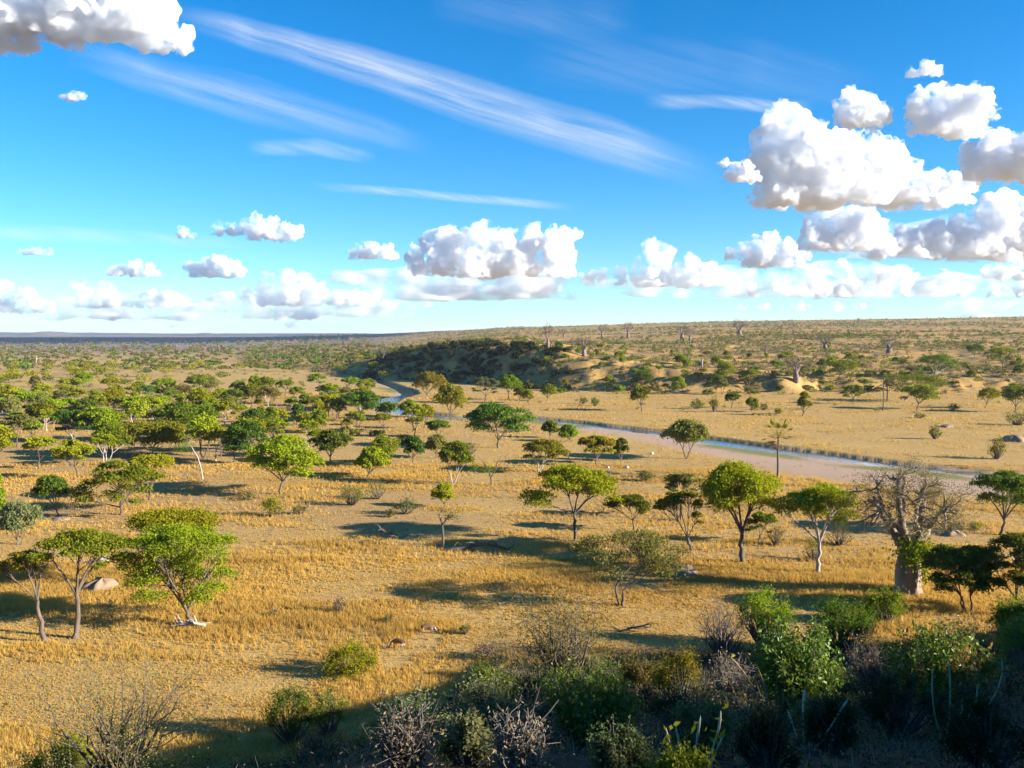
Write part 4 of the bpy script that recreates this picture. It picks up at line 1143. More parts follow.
# ------------------------------------------------------------------ the grove on the left plain
TAKEN = []          # ground spots already used
def build_grove():
    rg = np.random.default_rng(77)
    protos = []
    for i in range(12):
        H = rg.uniform(6.2, 8.2); Rx = rg.uniform(3.2, 5.2)
        st = ('umbrella', 'umbrella', 'dome', 'umbrella', 'flat', 'dome')[i % 6]
        if st == 'dome': Rx *= .78
        w, c = grow_tree(900 + i, H, Rx, H * (.52 if st != 'dome' else .34), (rg.uniform(-.8, .8), 0), st, 1 + (i % 3 == 2), 3600, 0.50, k=5)
        protos.append((st, w.mesh('trunk', BARK['brown' if i % 4 else 'pale'], True), {t: c.mesh('crown', LEAF[t]) for t in ('bright', 'dark', 'mid', 'olive')}))
    for b in TREES:
        x, y, z = at(b[0], b[1]); TAKEN.append((x, y, max(3.0, (b[3] - b[2]) / 2 * y / FPX)))
    cand = []
    tries = 0
    while len(cand) < 275 and tries < 90000:
        tries += 1
        y = math.sqrt(rg.uniform(165 ** 2, 700 ** 2)) if rg.random() < .6 else rg.uniform(165, 420)
        u = rg.uniform(-.60, -.05)
        x = u * y
        px = 512 + u * FPX * .99; py = HORIZON + CAM_Z / y * FPX
        if py > 474 - 0.055 * max(0, px - 60): continue
        if px > 330 and py > 440: continue
        if px > 395 and py < 425: continue
        if px > 372 and 386 < py: 
            if px > 430 or py < 424: continue
        if 20 < px < 62 and 362 < py < 380 and rg.random() < .85: continue
        dens = 0.20 + 1.2 * sstep(.42, .6, np.array(fbm(np.array(x + 500), np.array(y), 90., 3)))
        if py < 385: dens *= .55
        if px > 250 and py < 395: dens *= .6
        if rg.random() > dens: continue
        rad = 2.6 if y < 350 else 3.4
        if any((x - a) ** 2 + (y - b) ** 2 < (rad + c * .55) ** 2 for a, b, c in TAKEN): continue
        TAKEN.append((x, y, rad)); cand.append((x, y, px))
    cand.sort(key=lambda c: c[1])
    far_rows = cand[205:]; cand = cand[:205]
    n_grove = len(cand); tries2 = 0
    while len(cand) < n_grove + 66 and tries2 < 20000:      # trees along the foot of the far hill
        tries2 += 1
        x = rg.uniform(20, 330); y = float(np.interp(x, FX, FY)) + rg.uniform(-14, 170) * rg.random()
        if x > .6 * y or any((x - a) ** 2 + (y - b) ** 2 < (4 + c * .5) ** 2 for a, b, c in TAKEN): continue
        TAKEN.append((x, y, 3.5)); cand.append((x, y, 512 + x / y * FPX))
    words = {'bright': 'bright green', 'dark': 'dark green', 'mid': 'mid green', 'olive': 'dull olive'}
    for i, (x, y, px) in enumerate(cand):
        st, w, cs = protos[int(rg.integers(12))]
        tone = ('bright', 'mid', 'dark', 'bright', 'olive', 'bright', 'bright', 'mid')[int(rg.integers(8))]
        band = 'front of left grove' if y < 270 else 'middle of left grove' if y < 430 else 'far fringe of left grove'
        zone = 'toward left edge' if px < 130 else 'beyond layered acacia' if px > 250 else 'beyond leaning bare tree'
        if i >= n_grove:
            band = 'at foot of far hill'; zone = 'left of fan palm' if px < 770 else 'right of fan palm'
        shape = 'rounded' if st == 'dome' else 'flat crowned'
        lab = f'{words[tone]} {shape} small acacia, {band}, {zone}'
        s = rg.choice([.66, .82, .95, 1.05, 1.2]) * rg.uniform(.88, 1.12) * (1 if i < n_grove else .8)
        e = link('acacia_tree', None, None, (x, y, t1(x, y)), rg.uniform(0, 6.28), (s, s, s * rg.uniform(.85, 1.1)))
        tag(e, lab, 'tree', f'{words[tone]} {shape} acacias {band} {zone}')
        link('trunk', w, e); link('crown', cs[tone], e)
    for tone in ('bright', 'dark'):
        mb = MB(); tr = MB()
        for i, (x, y, px) in enumerate(far_rows):
            if (i % 3 == 0) != (tone == 'dark'): continue
            z = t1(x, y); H = rg.uniform(5.0, 8.0); R_ = rg.uniform(3., 4.8); k = 150
            d = rg.normal(size=(k, 3)); d /= np.linalg.norm(d, axis=1)[:, None]
            C = d * np.array([R_, R_, H * .24]) * (rg.random(k) ** .35)[:, None] + np.array([x, y, z + H * .74])
            mb.leaves(C, 1.0, rg, .6, .3)
        tag(link('distant_grove', mb.mesh('distant_grove', LEAF[tone])), {'bright': 'bright green crowns crowding the far rows of the left grove', 'dark': 'dark green crowns crowding the far rows of the left grove'}[tone], kind='stuff')
    print('grove', len(cand), tries)
    # the wood beyond: one mass
    for tone, n, nm, lab in (('dark', 620, 'distant_woodland', 'dark wooded plain beyond the grove'), ('olive', 520, 'distant_woodland', 'dull olive scrub woodland on the far plain'), ('dry', 700, 'distant_woodland', 'leafless grey wood spreading to the purple horizon')):
        mb = MB()
        for i in range(n):
            y = rg.uniform(640, 1500) if tone != 'dry' else rg.uniform(1150, 4200)
            if tone == 'dark' and rg.random() < .5: y = rg.uniform(1200, 3300)
            u = rg.uniform(-.62, -.06 - .1 * sstep(600, 1400, np.array(y)))
            x = u * y; z = t1(x, y)
            R_ = rg.uniform(2.4, 4.4) * (1 + .35 * (y > 1300)); k = 30 if y < 1300 else 16
            d = rg.normal(size=(k, 3)); d /= np.linalg.norm(d, axis=1)[:, None]
            C = d * np.array([R_, R_, R_ * .38]) * (rg.random(k) ** .4)[:, None] + np.array([x, y, z + R_ * .85])
            mb.leaves(C, R_ * .62, rg, .7, .3)
        tag(link(nm, mb.mesh(nm, LEAF[tone])), lab, kind='stuff')

# ------------------------------------------------------------------ shrubs
def shrub_mesh(seed, H, Rx, n, size, mat, stems=6, upright=.3, wood='brown', asp=.55, twig=2):
    rg = np.random.default_rng(seed)
    w, c = MB(), MB()
    blobs = []
    for i in range(int(12 + Rx * 4)):
        d = rg.normal(size=3); d[2] = abs(d[2]) * .9; d /= np.linalg.norm(d)
        s = rg.uniform(.45, .85)
        blobs.append((d[0] * Rx * s, d[1] * Rx * s * .9, H * (.28 + d[2] * .50 * (.6 + .5 * s)) * rg.uniform(.8, 1.08), rg.uniform(.14, .40) * min(Rx, H)))
    blobs = np.array(blobs); tot = (blobs[:, 3] ** 2).sum()
    for bx, by, bz, br in blobs:
        k = int(n * br * br / tot)
        d = rg.normal(size=(k, 3)); d /= np.linalg.norm(d, axis=1)[:, None]
        C = d * (br * np.abs(rg.normal(size=k)) * .72)[:, None] * np.array([1, 1, .8 + upright]) + np.array([bx, by, bz])
        C[:, 2] = np.maximum(C[:, 2], .05)
        c.leaves(C, size, rg, asp, .25, .7)
        for q in range(twig):
            b0 = np.array([rg.normal() * .08 * Rx, rg.normal() * .08 * Rx, -.1]); e = np.array([bx, by, bz]) + rg.normal(size=3) * br * .5
            w.tube(bez(b0, (b0 + e) / 2 + np.array([bx * .1, by * .1, -.05 * H]), e, 5), np.linspace(.02 + .014 * H, .008, 5), 4, False)
    for q in range(16):                    # shoots that break the outline
        a = rg.uniform(0, 6.283); u = rg.uniform(.3, 1.0)
        tip = np.array([math.cos(a) * u * Rx * 1.05, math.sin(a) * u * Rx, H * (1.12 - .5 * u) * rg.uniform(.85, 1.1)])
        b0 = tip * np.array([.55, .55, .5])
        k = max(4, n // 260); t = rg.random(k)[:, None]
        w.tube(np.array([b0, (b0 + tip) / 2 + rg.normal(size=3) * .03 * H, tip]), [.012, .009, .005], 3, False)
        c.leaves(b0 + (tip - b0) * t + rg.normal(size=(k, 3)) * .035 * H, size, rg, asp, .25, .7)
    return w, c

SHRUBS = [  # base x, y, x0, x1, top, leaf, label
 (352, 674, 324, 381, 639, 'bright', 'bright green rounded bush alone on the golden grass', 6500, .15),
 (291, 742, 261, 317, 674, 'dark', 'dark leafy bush on thin stems at the edge of the hill shadow', 6500, .13),
 (331, 736, 311, 351, 680, 'dark', 'narrower dark bush just right of the dark leafy one on stems', 4200, .13),
 (273, 516, 261, 286, 492, 'bright', 'small light green bush right of the two left flat crowns', 1800, .22),
 (300, 514, 292, 309, 504, 'olive', 'low olive shrub on bare soil right of the small light green bush', 700, .22),
 (352, 505, 337, 367, 481, 'olive', 'olive tangled shrub in the middle of the bare soil', 1700, .2),
 (376, 499, 366, 391, 472, 'olive', 'tall thin pale shrub beside the olive tangled one', 600, .2),
 (405, 514, 391, 417, 497, 'grey', 'grey green low shrub left of the stunted bare tree', 1500, .2),
 (390, 517, 383, 395, 507, 'olive', 'little dry shrub touching the grey green low shrub', 500, .2),
 (248, 500, 242, 257, 491, 'olive', 'tiny shrub behind the small light green bush', 500, .22),
 (646, 481, 638, 656, 469, 'olive', 'small shrub with a shadow right of the big flat layered acacia', 900, .25),
 (340, 613, 331, 348, 594, 'dry', 'small dead brown shrub on the golden grass', 500, .14),
 (275, 617, 270, 280, 608, 'dry', 'tiny dry tuft left of the dead brown shrub', 300, .14),
 (389, 624, 383, 396, 611, 'olive', 'pale thin shrub above the two grazing antelopes', 300, .13),
 (465, 634, 457, 472, 622, 'olive', 'wispy shrub right of the grazing antelopes', 380, .13),
 (486, 657, 470, 500, 641, 'dry', 'dark twiggy shrub at the upper end of the hill shadow', 1100, .13),
 (583, 404, 577, 588, 396, 'mid', 'small round bush on the terrace before the eroded bank', 600, .4),
 (595, 406, 591, 601, 396, 'dark', 'small dark ball of a bush on the terrace', 700, .4),
 (697, 409, 689, 705, 398, 'dark', 'leaning dark bush on the dry terrace right of the upright green tree', 700, .4),
 (714, 412, 710, 720, 393, 'mid', 'two tiered narrow bush on the dry terrace', 700, .4),
 (764, 410, 759, 769, 402, 'olive', 'tiny olive bush right of the narrow terrace tree', 400, .4),
 (779, 414, 773, 784, 408, 'mid', 'small low bush on the terrace near the short dense tree', 400, .4),
 (935, 439, 927, 941, 422, 'mid', 'bush leaning beside a low mound on the right terrace', 800, .32),
 (953, 410, 946, 960, 403, 'olive', 'small olive ball bush on the far right terrace', 500, .4),
 (920, 418, 914, 926, 413, 'olive', 'tiny bush below the golden green umbrella tree', 300, .4),
 (997, 459, 987, 1009, 434, 'mid', 'upright bright bush with a long shadow at the right of the river', 1200, .28),
 (1018, 425, 1006, 1034, 406, 'dark', 'dark bush at the right edge of the terrace', 900, .35),
 (530, 417, 526, 534, 411, 'olive', 'tiny bush on the grass above the dry channel', 200, .35),
 (516, 432, 500, 538, 421, 'olive', 'low scrub patch at the edge of the dry river channel', 500, .3),
 (404, 445, 396, 412, 431, 'mid', 'small bushy shrub on the grass below the upper river', 700, .3),
 (470, 455, 462, 478, 442, 'olive', 'thin low shrub under the big dark layered acacia', 400, .25),
 (776, 545, 765, 790, 522, 'olive', 'brushy shrub between the dome crowned and the leaning pale stemmed acacia', 500, .18),
 (838, 545, 825, 858, 522, 'olive', 'brown thorn shrub just left of the baobab', 600, .18),
 (952, 531, 937, 972, 518, 'grey', 'grey shrub line behind the baobab to its right', 900, .2),
 (975, 530, 966, 984, 520, 'bright', 'small bright bush right of the grey shrub behind the baobab', 600, .18),
 (812, 560, 800, 826, 534, 'mid', 'green sprouts at the foot of the leaning pale stemmed acacia', 500, .16),
]
def build_shrubs():
    for i, (bx, by, x0, x1, yt, lf, label, n, size) in enumerate(SHRUBS):
        x, y, z = at(bx, by); m = y / FPX
        w, c = shrub_mesh(500 + i, (by - yt) * m * 1.05, (x1 - x0) / 2 * m * 1.05, n, size, lf)
        e = link('shrub', None, None, (x, y, z)); tag(e, label, 'shrub')
        link('stems', w.mesh('stems', BARK['brown']), e); link('foliage', c.mesh('foliage', LEAF[lf]), e)
        TAKEN.append((x, y, 2))
    # scrub of the hill and the plain: the largest in the picture one by one, the rest as a mass
    rg = np.random.default_rng(91)
    pts = []
    def try_add(x, y, wmul=1.0, tone=None):
        pts.append((x, y, rg.uniform(1.1, 2.5) * wmul * (1.25 if rg.random() < .15 else 1), tone))
    def hill_scatter(n, ys, margin, fs, lo, hi, wf):
        xs = rg.uniform(-.30, .64, n) * ys
        sd_ = ys - np.interp(xs, FX, FY)
        ok = (sd_ > margin) & ((xs > -.06 * ys) | (rg.random(n) < .5)) & (fbm(xs, ys, fs, 3) + .20 * (sd_ < 90) > rg.uniform(lo, hi, n))
        for a_, b_ in zip(xs[ok], ys[ok]): try_add(a_, b_, wf(b_))
    hill_scatter(7500, np.sqrt(rg.uniform(425 ** 2, 950 ** 2, 7500)), -4, 45., .28, .64, lambda y: 1.0)
    hill_scatter(15000, 900 * np.exp(rg.uniform(0, 1.25, 15000)), 60, 160., .34, .66, lambda y: 1.2 + .4 * (y > 1500))
    for i in range(420):                  # between the grove trees
        y = math.sqrt(rg.uniform(200 ** 2, 900 ** 2)); u = rg.uniform(-.6, -.1); x = u * y
        px, py = 512 + u * 900, HORIZON + CAM_Z / y * FPX
        if py > 440 or (px > 380 and py > 385): continue
        try_add(x, y, .8)
    hill_scatter(240, rg.uniform(2250, 2750, 240), 60, 160., .2, .6, lambda y: 2.1)
    for i in range(330):                  # bushes crowding the eroded bank
        x = rg.uniform(18, 330); y = float(np.interp(x, FX, FY)) + rg.uniform(-16, 80)
        if fbm(np.array(x + 70), np.array(y), 26., 3) > .40: try_add(x, y, 1.05)
    for i in range(40):                  # a few on the terrace
        y = rg.uniform(300, 425); x = rg.uniform(.02, .6) * y
        try_add(x, y, .45)
    # thicket on the bluff's flank, its shade carried in darker leaf colour
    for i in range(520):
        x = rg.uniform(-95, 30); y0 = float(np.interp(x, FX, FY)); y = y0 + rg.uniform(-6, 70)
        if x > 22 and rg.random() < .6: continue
        try_add(x, y, 1.35, 'shadowed')
    pts.sort(key=lambda p: -p[2] / p[1])
    K = 300 - len(SHRUBS) - 22
    tones = ('mid', 'dark', 'olive', 'olive', 'bright', 'mid')
    pm = {}
    for k in range(4):
        for t in sorted(set(tones)) + ['shadowed']:
            w, c = shrub_mesh(700 + k, 1.7, 1.6, 230, .52, t, twig=1)
            c.add(*[np.vstack(w.v), np.vstack(w.q)])
            pm[(t, k)] = c.mesh('shrub', LEAF[t])
    words = {'bright': 'bright green', 'dark': 'dark green', 'shadowed': 'deep green', 'mid': 'mid green', 'olive': 'dull olive'}
    for (x, y, w, tn) in pts[:K]:
        t = tn or tones[int(rg.integers(6))]
        px = 512 + x / y * 900
        if tn: where = 'in the thicket on the shaded flank of the bluff'
        elif y < np.interp(x, FX, FY) - 5: where = 'on the grassy terrace across the river' if x > 0 else 'between the trees of the left grove'
        elif px < 560: where = 'on the slope around the bluff'
        elif px < 700: where = 'on the hillside right of the bluff'
        elif px < 850: where = 'on the hillside above the fan palm'
        else: where = 'on the right hillside above the big baobab'
        o = link('shrub', pm[(t, int(rg.integers(4)))], None, (x, y, t1(x, y) - .05), rg.uniform(0, 6.28), (w / 1.6, w / 1.6, w / 1.6 * rg.uniform(.75, 1.2)))
        tag(o, f'{words[t]} shrub {where}', 'shrub', f'{words[t]} shrubs {where}')
    rest = pts[K:]
    P = np.array([(a, b, c) for a, b, c, _ in rest])
    Z = terrain(P[:, 0], P[:, 1])
    dk = np.array([q[3] is not None for q in rest])
    sel = rg.random(len(rest))
    for nm, msk, lf, lab in (('hillside_scrub', (~dk) & (sel < .46), 'olive', 'dull olive scrub dotting the far hill'), ('hillside_scrub', (~dk) & (sel >= .46) & (sel < .72), 'dark', 'green scrub dotting the far hill'),
                             ('hillside_scrub', (~dk) & (sel >= .72), 'dry', 'brown leafless scrub dotting the far hill'), ('bluff_thicket', dk, 'shadowed', 'thicket of shadow toned leaves covering the shaded bluff')):
        mb = MB()
        for (x, y, w), z in zip(P[msk], Z[msk]):
            k = 34 if y < 700 else 20 if y < 1300 else 12
            d = rg.normal(size=(k, 3)); d[:, 2] = np.abs(d[:, 2]); d /= np.linalg.norm(d, axis=1)[:, None]
            C = d * np.array([w, w, w * rg.uniform(.8, 1.3)]) * (rg.random(k) ** .35)[:, None] * .9 + np.array([x, y, z])
            mb.leaves(C, w * (.42 if y < 700 else .6), rg, .65, .2)
        if mb.n: tag(link(nm, mb.mesh(nm, LEAF[lf])), lab, kind='stuff')
    print('shrubs', len(pts))

# ------------------------------------------------------------------ grass
def grass_mat(name, c1, c2, c3):
    m, nd, ln = new_mat(name)
    geo = nd.new('ShaderNodeNewGeometry'); tc = nd.new('ShaderNodeTexCoord')
    mpn = nd.new('ShaderNodeMapping'); mpn.inputs['Scale'].default_value = (.55, 1.6, 1); ln.new(tc.outputs['Object'], mpn.inputs[0])
    col = mixc(nd, ln, geo.outputs['Random Per Island'], c1, c2)
    col = mixc(nd, ln, ramp(nd, ln, noise(nd, ln, .05, 5, .65, mpn.outputs[0]), .42, .64), col, c3)
    d = nd.new('ShaderNodeBsdfDiffuse'); t = nd.new('ShaderNodeBsdfTranslucent'); ln.new(col, d.inputs[0]); ln.new(col, t.inputs[0])
    mx = nd.new('ShaderNodeMixShader'); mx.inputs[0].default_value = .45; ln.new(d.outputs[0], mx.inputs[1]); ln.new(t.outputs[0], mx.inputs[2])
    o = nd.new('ShaderNodeOutputMaterial'); ln.new(mx.outputs[0], o.inputs[0])
    return m
def tufts(x, y, h, rg, nb=6, wid=.05):
    """triangular blades fanned from each spot"""
    n = len(x); z = terrain(x, y)
    P = np.repeat(np.stack([x, y, z], 1), nb, 0); hh = np.repeat(h, nb) * rg.uniform(.55, 1.15, n * nb)
    a = rg.uniform(0, 6.283, n * nb); ln_ = rg.uniform(.1, 1.15, n * nb)
    P[:, :2] += rg.normal(size=(n * nb, 2)) * .09 * np.repeat(h, nb)[:, None] * 1.6
    tip = P + np.stack([np.cos(a) * ln_ * hh * .6 - .08 * hh, np.sin(a) * ln_ * hh * .6, hh], 1)
    b = rg.uniform(0, 6.283, n * nb); w = wid * (.6 + .8 * rg.random(n * nb)) * np.repeat(np.clip(y / 110, .7, 3), nb)
    s = np.stack([np.cos(b) * w, np.sin(b) * w, np.zeros(n * nb)], 1)
    P[:, 2] -= .05
    V = np.stack([P - s, P + s, tip], 1).reshape(-1, 3)
    return V, np.arange(3 * n * nb).reshape(-1, 3)
def build_grass():
    ANTE = [at(398, 650)[:2], at(428, 634)[:2]]
    rg = np.random.default_rng(21)
    def scatter(n, y0, y1, u0=-.64, u1=.64):
        y = np.sqrt(rg.uniform(y0 ** 2, y1 ** 2, n)); x = rg.uniform(u0, u1, n) * y
        return x, y
    VV, TT, off = [], [], 0
    for n, y0, y1, hmul, nb in ((150000, 44, 110, .80, 6), (110000, 100, 190, .85, 5), (60000, 180, 430, 1.0, 4)):
        x, y = scatter(n, y0, y1)
        soil = soil_mask(x, y); d, sd_, wd = river_dist(x, y)
        dens = .30 + .9 * sstep(.35, .62, fbm(x, y * 1.7, 7.0, 4))
        dens *= 1 - .62 * np.clip(soil * 1.4, 0, 1)
        dens[(sand_mask(x, y, d, sd_, wd) > .12) | (d < wd + 1.5)] = 0
        dens[terrain(x, y) - 0 > 1.6] *= .25
        dens[y > 425] = 0
        for ax_, ay_ in ANTE:
            dens[((x - ax_) / 1.5) ** 2 + ((y - ay_ + 1.6) / 3.2) ** 2 + (fbm(x, y, 1.3, 2) - .5) * 1.6 < 1] *= .06
        k = rg.random(n) < dens
        x, y = x[k], y[k]
        h = (.17 + .36 * sstep(.40, .66, fbm(x + 40, y * 1.5, 16., 3))) * rg.uniform(.6, 1.3, len(x)) * hmul
        h = h + .34 * sstep(.56, .70, fbm(x * .6 + 9, y * 1.7, 11., 3)) * rg.uniform(.5, 1.2, len(x))
        V, T = tufts(x, y, h, rg, nb, .038)
        VV.append(V); TT.append(T + off); off += len(V)
    me = raw_mesh('dry_grass', np.vstack(VV), None, np.vstack(TT), grass_mat('dry_grass_blades', (.66, .43, .105), (.57, .36, .085), (.50, .31, .075)))
    tag(link('dry_grass', me), 'tall dry golden grass over the plain', kind='stuff')
    for lf, n, lab in (('dry', 2600, 'brown dry tussocks scattered through the golden grass'), ('olive', 1100, 'small olive weeds scattered through the golden grass')):
        x, y = scatter(n * 3, 52, 420)
        d, sd_, wd = river_dist(x, y)
        k = (fbm(x * .6, y * 1.6, 17., 4) > rg.uniform(.42, .62, n * 3)) & (d > wd + 9) & (y < 424) & (terrain(x, y) < 1.5)
        x, y = x[k][:n], y[k][:n]; z = terrain(x, y)
        mb = MB(); w = rg.uniform(.18, .55, len(x)) * np.clip(y / 150, .8, 1.5); kk = 16
        C = np.repeat(np.stack([x, y, z], 1), kk, 0); w2 = np.repeat(w, kk)
        C += rg.normal(size=C.shape) * np.stack([w2 * .55, w2 * .55, w2 * .1], 1); C[:, 2] += rg.random(len(C)) * w2 * .9
        mb.leaves(C, .22 if lf == 'dry' else .2, rg, .3, -.2)
        tag(link('tussocks', mb.mesh('tussocks', LEAF[lf])), lab, kind='stuff')

# ------------------------------------------------------------------ hillside in front
def leafy_shrub(seed, H, Rx, n_stem, per, leaf, rg=None):
    """upright stems set with broad oval leaves"""
    rg = np.random.default_rng(seed)
    w, c, c2 = MB(), MB(), MB()
    for s in range(n_stem):
        a = rg.uniform(0, 6.283); u = math.sqrt(rg.random())
        hh = H * rg.uniform(.55, 1.0) * (1 - .35 * u * u)
        tip = np.array([math.cos(a) * u * Rx, math.sin(a) * u * Rx, hh]); b = np.array([math.cos(a) * u * Rx * .3, math.sin(a) * u * Rx * .3, -.15])
        P = bez(b, (b + tip) / 2 + np.array([0, 0, -.05 * H]) + rg.normal(size=3) * .06 * H, tip, 7)
        w.tube(P, np.linspace(.018, .005, 7), 4, False)
        t = rg.uniform(.30, 1.0, per) ** .8
        i = np.minimum((t * 6).astype(int), 5); f = t * 6 - i
        C = P[i] * (1 - f)[:, None] + P[i + 1] * f[:, None] + rg.normal(size=(per, 3)) * leaf * .9
        # a leaf as a folded pointed oval
        N = rg.normal(size=(per, 3)); N[:, 2] += .6; N /= np.linalg.norm(N, axis=1)[:, None]
        D = rg.normal(size=(per, 3)); D[:, 2] += .9
        A = np.cross(N, D); A /= np.linalg.norm(A, axis=1)[:, None] + 1e-9; B = np.cross(N, A)
        A, B = B, A
        L = (leaf * rg.uniform(.7, 1.25, per))[:, None]; W = L * .24
        V = np.stack([C, C + A * L * .35 + B * W + N * W * .35, C + A * L * .75 + B * W * .8 + N * W * .3, C + A * L * 1.05, C + A * L * .75 - B * W * .8 + N * W * .3, C + A * L * .35 - B * W + N * W * .35], 1).reshape(-1, 3)
        k = np.arange(per)[:, None] * 6
        (c2 if s % 4 == 0 else c).add(V, np.vstack([k + np.array([[0, 1, 2, 3]]), k + np.array([[0, 3, 4, 5]])]))
    return w, c, c2

FRONT = [ # base x, y, x0, x1, top, kind, leaf, label
 (592,745,538,646,650,'leafy','glossy','leafy shrub with shiny pale green leaves low in the centre of the hillside'),
 (797,712,752,843,604,'leafy','glossy','leafy shrub with shiny leaves and sunlit tips below the leaning pale stemmed acacia'),
 (938,702,884,992,611,'leafyred','glossy','broad leaved shrub with some leaves turned red below the big baobab'),
 (1022,668,1002,1050,610,'leafy','glossy','leafy shrub cut off by the right edge below the many stemmed trees'),
 (676,708,645,704,641,'fine','yellow','feathery yellow green bush right of the central leafy shrub'),
 (565,694,506,614,602,'thorn','olive','thin thorn bush with a see through crown over the hill shadow edge'),
 (763,646,733,794,580,'fine','bright','feathery green bush below the dense dome crowned acacia'),
 (722,660,683,749,598,'thorn','dry','bare dark thorn bush with a few pale leaves left of the feathery green bush'),
 (490,708,458,523,663,'fine','dark','dark green bush left of the thin thorn bush'),
 (466,764,438,493,708,'fine','grey','grey green bush below the dark green one'),
 (842,655,803,884,589,'fine','dark','dark rounded bush in front of the baobab to its left'),
 (886,624,860,908,584,'fine','mid','feathery mid green bush at the left foot of the baobab'),
 (1012,648,982,1046,589,'fine','dark','dark bush under the many stemmed tree at the right edge'),
 (900,738,858,944,662,'fine','shadowed','shaded dark bush under the shrub with red leaves'),
 (832,752,800,866,690,'fine','shadowed','shaded low dark bush between the two right leafy shrubs'),
 (545,712,516,572,668,'fine','shadowed','shaded dark bush hiding the foot of the thin thorn bush'),
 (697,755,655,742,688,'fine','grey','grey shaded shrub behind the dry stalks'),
 (990,770,948,1040,690,'fine','shadowed','large shaded bush in the bottom right corner'),
 (768,776,738,804,702,'fine','shadowed','shaded bush at the bottom between the stalk plants'),
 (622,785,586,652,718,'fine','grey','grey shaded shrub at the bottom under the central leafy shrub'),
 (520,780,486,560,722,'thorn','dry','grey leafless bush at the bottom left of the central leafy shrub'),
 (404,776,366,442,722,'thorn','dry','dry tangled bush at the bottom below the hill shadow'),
 (118,792,20,218,672,'thorn','olive','big tangled twiggy bush in the bottom left corner'),
 (58,790,14,104,722,'fine','bright','bright green bush within the twiggy tangle in the bottom left corner'),
 (690,800,652,732,745,'fine','mid','green grassy shrub touching the bottom edge of the photo'),
 (640,690,616,662,655,'fine','olive','small olive bush behind the central leafy shrub'),
 (730,700,708,756,660,'thorn','dry','dry brown bush in front of the bare dark thorn bush'),
 (870,690,848,892,646,'thorn','dry','dry pinkish twig bush between the two right leafy shrubs'),
 (960,650,935,985,622,'thorn','dry','pale dry twig bush behind the shrub with red leaves'),
]
